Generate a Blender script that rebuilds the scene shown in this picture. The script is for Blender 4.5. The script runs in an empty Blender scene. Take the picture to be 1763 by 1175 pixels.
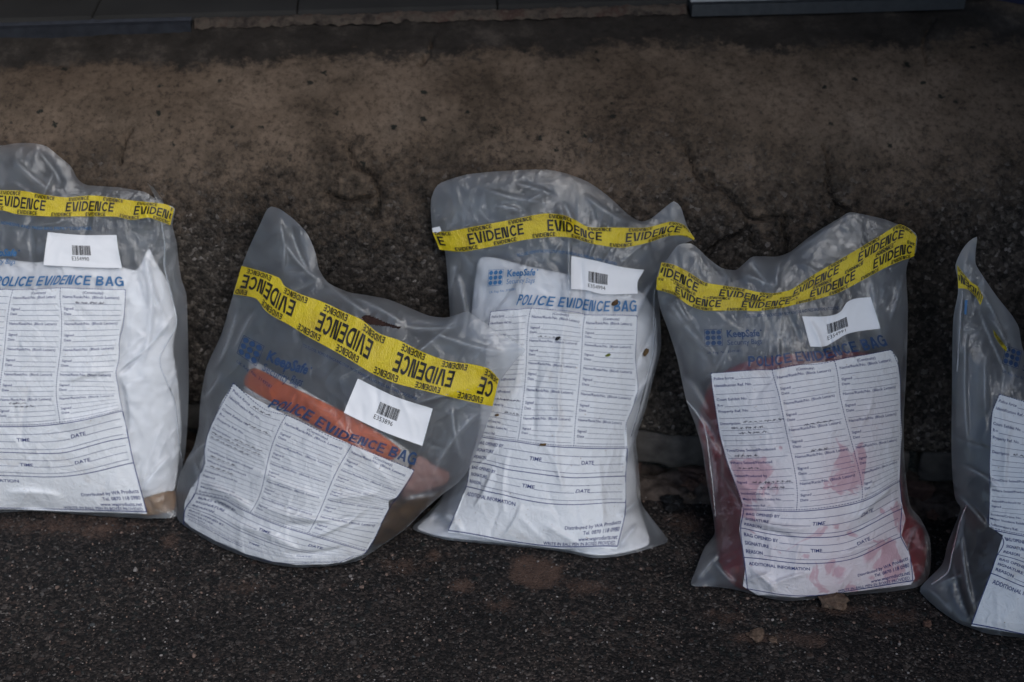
import bpy, bmesh, math, random
import numpy as np
from mathutils import Vector
from mathutils.geometry import delaunay_2d_cdt

# ------------------------------------------------------------------ camera, light, exposure
scene = bpy.context.scene
COL = scene.collection
R = math.radians
PITCH = 33.0
CAM_Z = 1.35
FPX = 1763 * 50.0 / 36.0
cam_data = bpy.data.cameras.new('camera')
cam = bpy.data.objects.new('camera', cam_data)
COL.objects.link(cam)
cam.location = (0, 0, CAM_Z)
cam.rotation_euler = (R(90 - PITCH), 0, 0)
cam_data.lens = 50
cam_data.sensor_width = 36
cam_data.clip_start = 0.02
cam_data.clip_end = 500
cam_data.dof.use_dof = True
cam_data.dof.focus_distance = 1.87
cam_data.dof.aperture_fstop = 2.6
scene.camera = cam

world = bpy.data.worlds.new('World')
scene.world = world
world.use_nodes = True
wn = world.node_tree
wn.nodes.clear()
sky = wn.nodes.new('ShaderNodeTexSky')
sky.sky_type = 'NISHITA'
sky.sun_disc = False
sky.sun_elevation = R(46)
sky.sun_rotation = R(143)
sky.air_density = 1.0
sky.dust_density = 1.0
bg = wn.nodes.new('ShaderNodeBackground')
bg.inputs['Strength'].default_value = 0.066
wo = wn.nodes.new('ShaderNodeOutputWorld')
wn.links.new(sky.outputs[0], bg.inputs[0])
wn.links.new(bg.outputs[0], wo.inputs[0])

sun_data = bpy.data.lights.new('sun', 'SUN')
sun_data.energy = 0.95
sun_data.angle = R(48)
sun_data.color = (1.0, 0.985, 0.965)
sun = bpy.data.objects.new('sun', sun_data)
COL.objects.link(sun)
sun.location = (0, -3, 6)
sun.rotation_euler = (R(90 - 46), 0, R(37))

scene.view_settings.view_transform = 'Standard'
scene.view_settings.look = 'None'
scene.view_settings.gamma = 1
scene.view_settings.exposure = 1.2
scene.cycles.use_denoising = True
scene.cycles.max_bounces = 12
scene.cycles.transparent_max_bounces = 24
scene.cycles.diffuse_bounces = 3
scene.cycles.glossy_bounces = 3
scene.cycles.transmission_bounces = 8
random.seed(7)
rng = np.random.default_rng(11)

# ------------------------------------------------------------------ numeric helpers
CP, SP = math.cos(R(PITCH)), math.sin(R(PITCH))
CAM = np.array([0, 0, CAM_Z])


def rays(px):
    px = np.asarray(px, float).reshape(-1, 2)
    xc = (px[:, 0] - 881.5) / FPX
    yc = -(px[:, 1] - 587.5) / FPX
    return np.stack([xc, yc * SP + CP, yc * CP - SP], 1)


def on_ground(px, z=0.0):
    d = rays(px)
    t = (z - CAM_Z) / d[:, 2]
    return CAM + d * t[:, None]


_perm = rng.permutation(512)
_grad = rng.normal(size=(512, 2))
_grad /= np.linalg.norm(_grad, axis=1)[:, None]


def noise2(x, y, seed=0):
    x = np.asarray(x, float) + seed * 17.31
    y = np.asarray(y, float) - seed * 9.77
    xi = np.floor(x).astype(int)
    yi = np.floor(y).astype(int)
    xf, yf = x - xi, y - yi
    u = xf ** 3 * (xf * (xf * 6 - 15) + 10)
    v = yf ** 3 * (yf * (yf * 6 - 15) + 10)

    def g(a, b):
        return _grad[_perm[(_perm[a & 511] + b) & 511]]
    def dot(a, b, dx, dy):
        q = g(a, b)
        return q[..., 0] * dx + q[..., 1] * dy
    n00 = dot(xi, yi, xf, yf)
    n10 = dot(xi + 1, yi, xf - 1, yf)
    n01 = dot(xi, yi + 1, xf, yf - 1)
    n11 = dot(xi + 1, yi + 1, xf - 1, yf - 1)
    return (n00 * (1 - u) + n10 * u) * (1 - v) + (n01 * (1 - u) + n11 * u) * v


def fbm(x, y, oct=4, seed=0, gain=0.5):
    s, a = 0, 1.0
    for k in range(oct):
        s = s + a * noise2(x * 2 ** k, y * 2 ** k, seed + k)
        a *= gain
    return s


def smooth_line(pts, step=5.0, closed=False):
    """Catmull-Rom through points (any extra columns ride along)."""
    p = np.asarray(pts, float)
    n = len(p)
    out = []
    rng_ = range(n if closed else n - 1)
    for i in rng_:
        if closed:
            a, b, c, d = p[(i - 1) % n], p[i], p[(i + 1) % n], p[(i + 2) % n]
        else:
            a, b, c, d = p[max(i - 1, 0)], p[i], p[i + 1], p[min(i + 2, n - 1)]
        m = max(1, int(np.hypot(*(c - b)[:2]) / step))
        # tension limited so that sharp corners do not overshoot
        m1, m2 = (c - a) * 0.36, (d - b) * 0.36
        L = np.hypot(*(c - b)[:2]) + 1e-6
        for q in (m1, m2):
            k = np.hypot(*q[:2])
            if k > L:
                q *= L / k
        for j in range(m):
            t = j / m
            h1 = 2 * t ** 3 - 3 * t ** 2 + 1
            h2 = t ** 3 - 2 * t ** 2 + t
            h3 = -2 * t ** 3 + 3 * t ** 2
            h4 = t ** 3 - t ** 2
            out.append(h1 * b + h2 * m1 + h3 * c + h4 * m2)
    if not closed:
        out.append(p[-1])
    return np.array(out)


def inside(poly, x, y):
    r = np.zeros(np.shape(x), bool)
    n = len(poly)
    for i in range(n):
        x0, y0 = poly[i][0], poly[i][1]
        x1, y1 = poly[(i + 1) % n][0], poly[(i + 1) % n][1]
        if y0 == y1:
            continue
        c = (y0 > y) != (y1 > y)
        r ^= c & (x < (x1 - x0) * (y - y0) / (y1 - y0) + x0)
    return r


def edge_dist(poly, x, y):
    p = np.asarray(poly)[:, :2]
    q = np.roll(p, -1, 0)
    best = np.full(np.shape(x), 1e9)
    for a, b in zip(p, q):
        d = b - a
        L = d @ d + 1e-9
        t = np.clip(((x - a[0]) * d[0] + (y - a[1]) * d[1]) / L, 0, 1)
        best = np.minimum(best, np.hypot(x - a[0] - t * d[0], y - a[1] - t * d[1]))
    return best


class TPS:
    def __init__(s, src, dst, lam=0.02):
        s.c = np.asarray(src, float) / 100
        n = len(s.c)
        K = s._k(s.c) + lam * np.eye(n)
        P = np.hstack([np.ones((n, 1)), s.c])
        A = np.zeros((n + 3, n + 3))
        A[:n, :n], A[:n, n:], A[n:, :n] = K, P, P.T
        b = np.zeros((n + 3, 2))
        b[:n] = dst
        s.w = np.linalg.solve(A, b)

    def _k(s, x):
        d2 = ((x[:, None] - s.c[None]) ** 2).sum(-1)
        return d2 * np.log(d2 + 1e-12) * 0.5

    def __call__(s, p):
        p = np.asarray(p, float).reshape(-1, 2) / 100
        return s._k(p) @ s.w[:-3] + np.hstack([np.ones((len(p), 1)), p]) @ s.w[-3:]


# ------------------------------------------------------------------ material helpers
class NT:
    def __init__(s, name):
        s.m = bpy.data.materials.new(name)
        s.m.use_nodes = True
        s.t = s.m.node_tree
        s.t.nodes.clear()
        s.out = s.t.nodes.new('ShaderNodeOutputMaterial')

    def n(s, kind, ins=None, **kw):
        nd = s.t.nodes.new('ShaderNode' + kind)
        for k, v in kw.items():
            setattr(nd, k, v)
        for k, v in (ins or {}).items():
            sock = nd.inputs[k]
            if isinstance(v, bpy.types.NodeSocket):
                s.t.links.new(v, sock)
            elif isinstance(v, bpy.types.Node):
                s.t.links.new(v.outputs[0], sock)
            else:
                sock.default_value = v
        return nd

    def ramp(s, fac, stops, interp='LINEAR'):
        nd = s.t.nodes.new('ShaderNodeValToRGB')
        nd.color_ramp.interpolation = interp
        el = nd.color_ramp.elements
        while len(el) < len(stops):
            el.new(0.5)
        for e, (p, c) in zip(el, stops):
            e.position = p
            e.color = c if len(c) == 4 else (*c, 1)
        s.t.links.new(fac.outputs[0] if isinstance(fac, bpy.types.Node) else fac, nd.inputs[0])
        return nd

    def mix(s, fac, a, b, blend='MIX'):
        nd = s.t.nodes.new('ShaderNodeMix')
        nd.data_type = 'RGBA'
        nd.blend_type = blend
        for sock, v in ((nd.inputs[0], fac), (nd.inputs[6], a), (nd.inputs[7], b)):
            if isinstance(v, bpy.types.Node):
                v = v.outputs[2] if v.bl_idname == 'ShaderNodeMix' else v.outputs[0]
            if isinstance(v, bpy.types.NodeSocket):
                s.t.links.new(v, sock)
            elif isinstance(v, tuple):
                sock.default_value = v if len(v) == 4 else (*v, 1)
            else:
                sock.default_value = v
        return nd.outputs[2]

    def math(s, op, a, b=0.0, clamp=False):
        nd = s.t.nodes.new('ShaderNodeMath')
        nd.operation = op
        nd.use_clamp = clamp
        for i, v in enumerate((a, b)):
            if isinstance(v, bpy.types.Node):
                v = v.outputs[0]
            if isinstance(v, bpy.types.NodeSocket):
                s.t.links.new(v, nd.inputs[i])
            else:
                nd.inputs[i].default_value = v
        return nd.outputs[0]

    def surf(s, sh):
        s.t.links.new(sh.outputs[0] if isinstance(sh, bpy.types.Node) else sh, s.out.inputs[0])
        return s.m


def coords(t):
    return t.n('TexCoord').outputs['Object']


def noise(t, vec, scale, detail=5, rough=0.55, dist=0.0):
    return t.n('TexNoise', {'Vector': vec, 'Scale': scale, 'Detail': detail, 'Roughness': rough, 'Distortion': dist}).outputs[0]


def plain(name, col, rough=0.6, var=0.12, scale=60, spec=0.4, bump=0.0, metallic=0.0):
    t = NT(name)
    v = coords(t)
    nz = noise(t, v, scale)
    dark = tuple(c * (1 - var) for c in col)
    lite = tuple(min(1, c * (1 + var)) for c in col)
    c = t.ramp(nz, [(0.3, dark), (0.7, lite)])
    p = t.n('BsdfPrincipled', {'Base Color': c.outputs[0], 'Roughness': rough, 'Specular IOR Level': spec, 'Metallic': metallic})
    if bump:
        b = t.n('Bump', {'Height': nz, 'Strength': bump, 'Distance': 0.002})
        t.t.links.new(b.outputs[0], p.inputs['Normal'])
    return t.surf(p)


def crinkle(t, v, k=1.0):
    """fine sharp creases of thin plastic"""
    mp = t.n('Mapping', {'Vector': v, 'Scale': (1.5, 1.0, 0.75), 'Rotation': (0.2, 0.5, 0.1)})
    rg = t.n('TexNoise', {'Vector': mp.outputs[0], 'Scale': 24.0, 'Detail': 6.0, 'Roughness': 0.55, 'Distortion': 0.7}, noise_type='RIDGED_MULTIFRACTAL').outputs[0]
    fine = noise(t, v, 70, 4, 0.6, 1.2)
    h = t.math('ADD', t.math('MULTIPLY', rg, 0.55), t.math('MULTIPLY', fine, 0.5))
    return t.n('Bump', {'Height': h, 'Strength': 0.55 * k, 'Distance': 0.007})


def film_material(name, milk=0.2, frost=0.0, tint=(0.80, 0.85, 0.92)):
    t = NT(name)
    v = coords(t)
    nz = noise(t, v, 14, 4, 0.6, 0.6)
    fac = t.n('MapRange', {'Value': nz, 'From Min': 0.3, 'From Max': 0.7, 'To Min': milk * 0.75, 'To Max': milk * 1.25})
    bump = crinkle(t, v)
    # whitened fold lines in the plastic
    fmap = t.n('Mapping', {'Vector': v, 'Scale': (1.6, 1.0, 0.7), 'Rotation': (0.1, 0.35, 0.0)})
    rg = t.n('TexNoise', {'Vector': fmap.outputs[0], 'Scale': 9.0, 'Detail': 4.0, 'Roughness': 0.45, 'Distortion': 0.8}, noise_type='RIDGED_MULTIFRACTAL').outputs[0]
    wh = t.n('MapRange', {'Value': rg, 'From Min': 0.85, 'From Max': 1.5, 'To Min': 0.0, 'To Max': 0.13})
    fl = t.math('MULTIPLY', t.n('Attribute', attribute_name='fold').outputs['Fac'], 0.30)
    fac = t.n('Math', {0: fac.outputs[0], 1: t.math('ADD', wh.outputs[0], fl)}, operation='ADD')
    tr = t.n('BsdfTransparent', {'Color': (0.99, 0.992, 0.995, 1)})
    through = tr
    if frost:
        rf = t.n('BsdfRefraction', {'Color': (0.97, 0.975, 0.98, 1), 'Roughness': 0.40, 'IOR': 1.16})
        through = t.n('MixShader', {0: frost, 1: tr.outputs[0], 2: rf.outputs[0]})
    df = t.n('BsdfDiffuse', {'Color': (*tint, 1), 'Normal': bump.outputs[0]})
    tl = t.n('BsdfTranslucent', {'Color': (*tint, 1), 'Normal': bump.outputs[0]})
    milkm = t.n('MixShader', {0: 0.4, 1: df.outputs[0], 2: tl.outputs[0]})
    a = t.n('MixShader', {0: fac.outputs[0], 1: through.outputs[0], 2: milkm.outputs[0]})
    gl = t.n('BsdfGlossy', {'Color': (1, 1, 1, 1), 'Roughness': 0.17, 'Normal': bump.outputs[0]})
    fr = t.n('Fresnel', {'IOR': 1.55, 'Normal': bump.outputs[0]})
    frs = t.math('MULTIPLY', fr, 0.9, True)
    m = t.n('MixShader', {0: frs, 1: a.outputs[0], 2: gl.outputs[0]})
    return t.surf(m)


def ink_material(name, col, opacity=1.0, rough=0.45, var=0.1):
    t = NT(name)
    v = coords(t)
    nz = noise(t, v, 120, 3)
    c = t.ramp(nz, [(0.3, tuple(x * (1 - var) for x in col)), (0.7, tuple(min(1, x * (1 + var)) for x in col))])
    p = t.n('BsdfPrincipled', {'Base Color': c.outputs[0], 'Roughness': rough, 'Specular IOR Level': 0.4})
    if opacity < 1:
        tr = t.n('BsdfTransparent')
        p = t.n('MixShader', {0: opacity, 1: tr.outputs[0], 2: p.outputs[0]})
    return t.surf(p)


def panel_material(name, opacity, sheer=0.0, tinted=False):
    """white printed ground on film, slightly see-through, faintly soiled"""
    t = NT(name)
    v = coords(t)
    soil = noise(t, v, 9, 6, 0.65, 0.8)
    c = t.ramp(soil, [(0.25, (0.60, 0.58, 0.57)), (0.42, (0.74, 0.76, 0.79)), (0.8, (0.785, 0.81, 0.85))])
    spk = noise(t, v, 330, 2, 0.5)
    sp = t.ramp(spk, [(0.0, (1, 1, 1)), (0.70, (1, 1, 1)), (0.75, (0.62, 0.52, 0.45))])
    cc = t.mix(1.0, c, sp, 'MULTIPLY')
    if tinted:
        # pink show-through of the red cloth, painted into the colour, thicker towards the foot
        sf = t.n('Attribute', attribute_name='stain').outputs['Fac']  # 'stain' holds the painted show-through of the red cloth
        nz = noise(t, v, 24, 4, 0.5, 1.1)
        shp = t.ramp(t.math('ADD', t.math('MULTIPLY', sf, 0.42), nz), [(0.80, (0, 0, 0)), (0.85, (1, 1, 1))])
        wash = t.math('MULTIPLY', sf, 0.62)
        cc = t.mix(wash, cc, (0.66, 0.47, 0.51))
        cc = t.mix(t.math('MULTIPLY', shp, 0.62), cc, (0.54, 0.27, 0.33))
    bump = crinkle(t, v, 1.1)
    p = t.n('BsdfPrincipled', {'Base Color': cc, 'Roughness': 0.42, 'Specular IOR Level': 0.45, 'Normal': bump.outputs[0]})
    tr = t.n('BsdfTransparent')
    if sheer:
        tl = t.n('BsdfTranslucent', {'Color': (0.86, 0.86, 0.87, 1), 'Normal': bump.outputs[0]})
        p = t.n('MixShader', {0: sheer, 1: p.outputs[0], 2: tl.outputs[0]})
    return t.surf(t.n('MixShader', {0: opacity, 1: tr.outputs[0], 2: p.outputs[0]}))


# ------------------------------------------------------------------ object helpers
def obj(name, verts, faces, mats, parent=None, smooth=True, mat_idx=None):
    me = bpy.data.meshes.new(name)
    me.from_pydata([tuple(map(float, v)) for v in verts], [], [tuple(int(i) for i in f) for f in faces])
    for m in (mats if isinstance(mats, (list, tuple)) else [mats]):
        me.materials.append(m)
    me.polygons.foreach_set('use_smooth', [smooth] * len(me.polygons))
    if mat_idx is not None:
        me.polygons.foreach_set('material_index', [int(i) for i in mat_idx])
    me.update()
    o = bpy.data.objects.new(name, me)
    COL.objects.link(o)
    if parent:
        o.parent = parent
        o.matrix_parent_inverse = parent.matrix_world.inverted()
    return o


def empty(name, loc):
    o = bpy.data.objects.new(name, None)
    COL.objects.link(o)
    o.location = [float(x) for x in loc]
    o.empty_display_size = 0.05
    bpy.context.view_layer.update()
    return o


def tag(o, label=None, cat=None, group=None, kind=None):
    for k, v in (('label', label), ('category', cat), ('group', group), ('kind', kind)):
        if v:
            o[k] = v
    return o


def grid_faces(nu, nv):
    i = np.arange(nu - 1)[:, None] * nv + np.arange(nv - 1)[None]
    i = i.ravel()
    return np.stack([i, i + nv, i + nv + 1, i + 1], 1)


# ------------------------------------------------------------------ lettering
_cache = {}
_dg = bpy.context.evaluated_depsgraph_get


def glyphs(s, bold=0.0, maxlen=0.35):
    """flat text mesh, cap height 1, left/baseline at the origin -> verts, faces, width"""
    key = (s, bold, maxlen)
    if key in _cache:
        return _cache[key]
    cu = bpy.data.curves.new('text', 'FONT')
    cu.body = s
    cu.resolution_u = 2
    cu.offset = bold
    o = bpy.data.objects.new('text', cu)
    COL.objects.link(o)
    bpy.context.view_layer.update()
    me = bpy.data.meshes.new_from_object(o.evaluated_get(_dg()))
    bm = bmesh.new()
    bm.from_mesh(me)
    bmesh.ops.triangulate(bm, faces=bm.faces)
    for _ in range(3):
        es = [e for e in bm.edges if e.calc_length() > maxlen]
        if not es:
            break
        bmesh.ops.subdivide_edges(bm, edges=es, cuts=1, use_grid_fill=False)
        bmesh.ops.triangulate(bm, faces=bm.faces)
    bm.verts.index_update()
    V = np.array([v.co[:2] for v in bm.verts]) / 0.70
    F = [tuple(v.index for v in f.verts) for f in bm.faces]
    bm.free()
    bpy.data.meshes.remove(me)
    bpy.data.objects.remove(o)
    bpy.data.curves.remove(cu)
    x0 = V[:, 0].min()
    V[:, 0] -= x0
    _cache[key] = (V, F, V[:, 0].max())
    return _cache[key]


T_ = 0.185


def stroke(path, t=T_):
    p = np.asarray(path, float)
    d = np.gradient(p, axis=0)
    d /= np.linalg.norm(d, axis=1)[:, None] + 1e-9
    nn = np.stack([-d[:, 1], d[:, 0]], 1) * t / 2
    V = np.empty((2 * len(p), 2))
    V[0::2], V[1::2] = p + nn, p - nn
    return V, [(2 * i, 2 * i + 1, 2 * i + 3, 2 * i + 2) for i in range(len(p) - 1)]


def quad(x0, y0, x1, y1, k=3):
    """a bar cut into short pieces along its longer side"""
    t = np.linspace(0, 1, k + 1)
    if abs(x1 - x0) > abs(y1 - y0):
        V = [(x0 + (x1 - x0) * a, y) for a in t for y in (y0, y1)]
    else:
        V = [(x, y0 + (y1 - y0) * a) for a in t for x in (x0, x1)]
    return np.array(V, float), [(2 * i, 2 * i + 1, 2 * i + 3, 2 * i + 2) for i in range(k)]


def slant(xa, xb, w, y0=0.0, y1=1.0, k=3):
    t = np.linspace(0, 1, k + 1)
    V = [(xa + (xb - xa) * a + o, y0 + (y1 - y0) * a) for a in t for o in (0, w)]
    return np.array(V), [(2 * i, 2 * i + 1, 2 * i + 3, 2 * i + 2) for i in range(k)]


def arc(cx, cy, rx, ry, a0, a1, k=14):
    a = np.radians(np.linspace(a0, a1, k))
    return [(cx + rx * math.cos(q), cy + ry * math.sin(q)) for q in a]


def block_letter(ch):
    t, h = T_, T_ / 2
    if ch == 'E':
        return [quad(0, 0, t, 1), quad(t, 0, .66, t * .9), quad(t, .42, .61, .42 + t * .88), quad(t, 1 - t * .9, .65, 1)], .72
    if ch == 'V':
        return [slant(.36 - t * .62, 0, t * 1.16), slant(.36 + t * .56, .80 - t * 1.16, t * 1.16)], .90
    if ch == 'I':
        return [quad(0, 0, t, 1)], .29
    if ch == 'L':
        return [quad(0, 0, t, 1), quad(t, 0, .60, t * .9)], .65
    if ch == 'D':
        return [quad(0, 0, t, 1), stroke([(t, 1 - h), (.27, 1 - h)] + arc(.30, .5, .41, .5 - h, 90, -90) + [(.27, h), (t, h)])], .88
    if ch == 'N':
        return [quad(0, 0, t, 1), quad(.74 - t, 0, .74, 1), slant(.74 - t - t * 1.12, t, t * 1.12)], .85
    if ch == 'C':
        return [stroke(arc(.40, .5, .40 - h, .5 - h + .012, 38, 322, 26))], .82
    if ch == 'O':
        return [stroke(arc(.41, .5, .41 - h, .5 - h + .012, 0, 360, 30))], .90
    if ch == 'G':
        return [stroke(arc(.41, .5, .41 - h, .5 - h + .012, 40, 318, 26)), quad(.80 - t, .02, .80, .42), quad(.44, .42, .80, .42 + t * .8)], .89
    if ch == 'P':
        return [quad(0, 0, t, 1), stroke([(t, 1 - h), (.36, 1 - h)] + arc(.38, .70, .22, .30 - h, 90, -90) + [(.36, .40 + h), (t, .40 + h)])], .75
    if ch == 'B':
        return [quad(0, 0, t, 1), stroke([(t, 1 - h), (.36, 1 - h)] + arc(.38, .745, .20, .255 - h, 90, -90) + [(.36, .49 + h), (t, .49 + h)]),
                stroke([(t, .49 - h * .2), (.38, .49 - h * .2)] + arc(.40, .285, .22, .205 - h * .2, 90, -90) + [(.38, h), (t, h)])], .78
    if ch == 'A':
        return [slant(0, .37 - t * .56, t * 1.12), slant(.78 - t * 1.12, .41 - t * .56, t * 1.12), quad(.24, .22, .54, .22 + t * .8)], .82
    return [], .34


def block_text(s):
    V, F, x, n = [], [], 0.0, 0
    for ch in s:
        parts, w = block_letter(ch)
        for v, f in parts:
            V.append(np.asarray(v) + (x, 0))
            F += [tuple(i + n for i in q) for q in f]
            n += len(v)
        x += w + .04
    V = np.concatenate(V)
    return V, F, V[:, 0].max()


class Print:
    """collects marks in a flat layout (y down) that are later laid onto a surface"""

    def __init__(s):
        s.v, s.f = [], []
        s.n = 0

    def add(s, V, F):
        s.v.append(np.asarray(V, float))
        s.f += [tuple(i + s.n for i in f) for f in F]
        s.n += len(V)

    def text(s, body, x, y, cap, width=None, anchor='l', bold=0.0, rot=0.0, maxlen=0.35, slant=0.0):
        V, F, w = block_text(body) if bold == 'block' else glyphs(body, bold, maxlen)
        V = V.copy()
        sx = cap if width is None else width / w
        W = w * sx
        X = V[:, 0] * sx + V[:, 1] * cap * slant
        Y = -V[:, 1] * cap
        X -= {'l': 0, 'r': W, 'c': W / 2}[anchor]
        c, q = math.cos(rot), math.sin(rot)
        s.add(np.stack([x + X * c - Y * q, y + X * q + Y * c], 1), F)
        return W

    def line(s, p, q, w, seg=None):
        p, q = np.array(p, float), np.array(q, float)
        d = q - p
        L = np.hypot(*d) + 1e-9
        nrm = np.array([-d[1], d[0]]) / L * w / 2
        k = seg or max(1, int(L / 4))
        ts = np.linspace(0, 1, k + 1)[:, None]
        c = p + d * ts
        V = np.empty((2 * (k + 1), 2))
        V[0::2], V[1::2] = c + nrm, c - nrm
        s.add(V, [(2 * i, 2 * i + 1, 2 * i + 3, 2 * i + 2) for i in range(k)])

    def dashes(s, p, q, w, dash=2.6, gap=1.7):
        p, q = np.array(p, float), np.array(q, float)
        L = np.hypot(*(q - p))
        u = (q - p) / L
        t = 0
        while t < L:
            s.line(p + u * t, p + u * min(t + dash, L), w, 1)
            t += dash + gap

    def disc(s, x, y, r, k=12):
        a = np.linspace(0, 2 * math.pi, k, endpoint=False)
        s.add(np.stack([x + r * np.cos(a), y + r * np.sin(a)], 1), [tuple(range(k))])

    def poly(s, pts):
        s.add(pts, [tuple(range(len(pts)))])

    def scribble(s, x, y, w, h, r, thick=0.75):
        """a short run of pen handwriting"""
        t = x
        while t < x + w:
            word = r.uniform(4, 11)
            n = int(word / 0.7)
            pts = []
            for i in range(n):
                pts.append((t + i * 0.7 + r.uniform(-.3, .3), y - abs(math.sin(i * 1.9 + r.random())) * h * r.uniform(.5, 1)))
            for a, b in zip(pts, pts[1:]):
                s.line(a, b, thick, 1)
            s.line(pts[-1], (t + word + 2.6, y - .2), thick * .5, 1)
            t += word + 2.6

    def build(s, name, mat, mapper, parent, keep=None):
        V = np.concatenate(s.v)
        P = mapper(V)
        return obj(name, P, s.f, mat, parent, smooth=False)


# ------------------------------------------------------------------ evidence bag
class Bag:
    """one film pouch leaning back: its front surface is a height over the plane it leans along"""
    STEP = 2.8

    def __init__(s, outline, y0, lean, belly, weight, seed, creases=(), ncrease=26, crumple=1.0, yaw=0.0, px=0.0):
        s.seed = seed
        ol = [(p[0], p[1]) for p in outline]
        flags = [p[2] if len(p) > 2 else None for p in outline]
        s.P0 = np.array([px, y0, 0.0])
        a = R(lean)
        yw = R(yaw)
        s.nrm = np.array([-math.sin(yw) * math.cos(a), -math.cos(yw) * math.cos(a), math.sin(a)])
        vals = []
        for (x, y), f in zip(ol, flags):
            if f == 'g':
                vals.append(s.h_ground([(x, y)])[0] + 0.003)
            elif f is None:
                vals.append(np.nan)
            else:
                vals.append(f)
        vals = np.array(vals)
        fixed = ~np.isnan(vals)
        vals[~fixed] = 0.012
        pts = np.column_stack([ol, vals, fixed])
        d = smooth_line(pts, 6, closed=True)
        n = len(d)
        hv = d[:, 2].copy()
        fx = d[:, 3] > 0.97
        for _ in range(60):
            sm = (np.roll(hv, 1) + np.roll(hv, -1)) / 2
            hv = np.where(fx, hv, sm)
        hv = np.clip(hv, 0.004, None)
        # never below the ground
        s.outline = d[:, :2]
        hv = np.maximum(hv, s.h_ground(s.outline) + 0.002)
        s.edge_h = hv
        x0, y0_ = s.outline.min(0) - 12
        x1, y1_ = s.outline.max(0) + 12
        s.gx = np.arange(x0, x1 + s.STEP, s.STEP)
        s.gy = np.arange(y0_, y1_ + s.STEP, s.STEP)
        X, Y = np.meshgrid(s.gx, s.gy, indexing='ij')
        m = inside(s.outline, X, Y)
        # boundary values: nearest outline sample
        d2 = (X[..., None] - s.outline[None, None, :, 0]) ** 2 + (Y[..., None] - s.outline[None, None, :, 1]) ** 2
        hb0 = hv[d2.argmin(-1)]
        ed = np.sqrt(d2.min(-1))
        wgt = weight(X, Y)
        hb = s._relax(hb0, m, np.zeros_like(X), 700)
        u = s._relax(np.zeros_like(X), m, wgt, 900)
        u = np.clip(u / u.max(), 0, 1) ** 0.72
        base = hb + belly * u
        s.X, s.Y, s.m = X, Y, m
        s.ed = np.where(m, ed, 0)
        s.base = base
        # film wrinkles
        w = np.zeros_like(X)
        fold = np.zeros_like(X)
        r = random.Random(seed)
        cx, cy = s.outline.mean(0)
        ww, hh = np.ptp(s.outline[:, 0]), np.ptp(s.outline[:, 1])
        for _ in range(ncrease):
            px = cx + r.uniform(-.5, .5) * ww
            py = cy + r.uniform(-.5, .5) * hh
            ang = r.choice([r.gauss(1.57, .35), r.gauss(1.57, .35), r.uniform(0, 3.14)])
            L = r.uniform(35, 150)
            creases = list(creases) + [((px, py), (px + math.cos(ang) * L, py + math.sin(ang) * L), r.choice([-1, 1]) * r.uniform(.35, 1.35), r.uniform(2.6, 6))]
        for a_, b_, amp, wd in creases:
            st = r.getstate()
            w += s._crease(X, Y, a_, b_, amp * 0.0019, wd * 0.70, r)
            r.setstate(st)
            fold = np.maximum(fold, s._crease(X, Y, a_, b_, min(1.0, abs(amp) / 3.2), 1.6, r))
        w += 0.0016 * crumple * fbm(X / 70 + fbm(X / 90, Y / 90, 2, seed + 5) * 1.2, Y / 120, 3, seed)
        rid = 1 - np.abs(noise2(X / 46 + 1.5 * noise2(X / 80, Y / 80, seed + 2), Y / 75, seed + 9)) * 2.2
        w += 0.0013 * crumple * np.clip(rid, -1, 1) ** 3
        fade = np.clip(s.ed / 18, 0, 1)
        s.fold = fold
        s.wr = w * fade
        hg = s.h_ground(np.stack([X.ravel(), Y.ravel()], 1)).reshape(X.shape) + 0.0025
        s.hg = hg
        s.front = np.maximum(base + s.wr, hg)
        back = hb - 0.35 * belly * u * 0.5 - 0.012 * np.clip(s.ed / 40, 0, 1)
        s.back = np.maximum(back + 0.4 * s.wr, hg)
        s.back = np.minimum(s.back, s.front - 0.0015 * np.clip(s.ed / 8, 0, 1))

    def h_ground(s, px):
        return (on_ground(px) - s.P0) @ s.nrm

    @staticmethod
    def _crease(X, Y, a, b, amp, wd, r):
        ax, ay = a
        dx, dy = b[0] - ax, b[1] - ay
        L = math.hypot(dx, dy)
        ux, uy = dx / L, dy / L
        t = (X - ax) * ux + (Y - ay) * uy
        q = -(X - ax) * uy + (Y - ay) * ux
        bow = r.uniform(-.08, .08) * L * (1 - (2 * t / L - 1) ** 2)
        q = q - bow
        f = np.clip(np.minimum(t, L - t) / (0.3 * L), 0, 1)
        f = f * f * (3 - 2 * f)
        side = 0.6 + 0.4 * np.tanh(q / 3)
        return amp * f * np.exp(-np.abs(q) / (wd * side + 1.5))

    @staticmethod
    def _relax(b, m, load, it):
        """SOR on  lap u = -load  inside m, u = b outside"""
        u = np.where(m, b.mean(), b).astype(float)
        ii, jj = np.indices(u.shape)
        red = ((ii + jj) % 2 == 0) & m
        blk = ((ii + jj) % 2 == 1) & m
        om = 1.93
        for _ in range(it // 2):
            for k in (red, blk):
                s_ = 0.25 * (np.roll(u, 1, 0) + np.roll(u, -1, 0) + np.roll(u, 1, 1) + np.roll(u, -1, 1) + load)
                u = np.where(k, u + om * (s_ - u), u)
        return u

    def sample(s, F, px):
        px = np.asarray(px, float).reshape(-1, 2)
        fx = np.clip((px[:, 0] - s.gx[0]) / s.STEP, 0, len(s.gx) - 1.001)
        fy = np.clip((px[:, 1] - s.gy[0]) / s.STEP, 0, len(s.gy) - 1.001)
        i, j = fx.astype(int), fy.astype(int)
        u, v = fx - i, fy - j
        return (F[i, j] * (1 - u) + F[i + 1, j] * u) * (1 - v) + (F[i, j + 1] * (1 - u) + F[i + 1, j + 1] * u) * v

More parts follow.
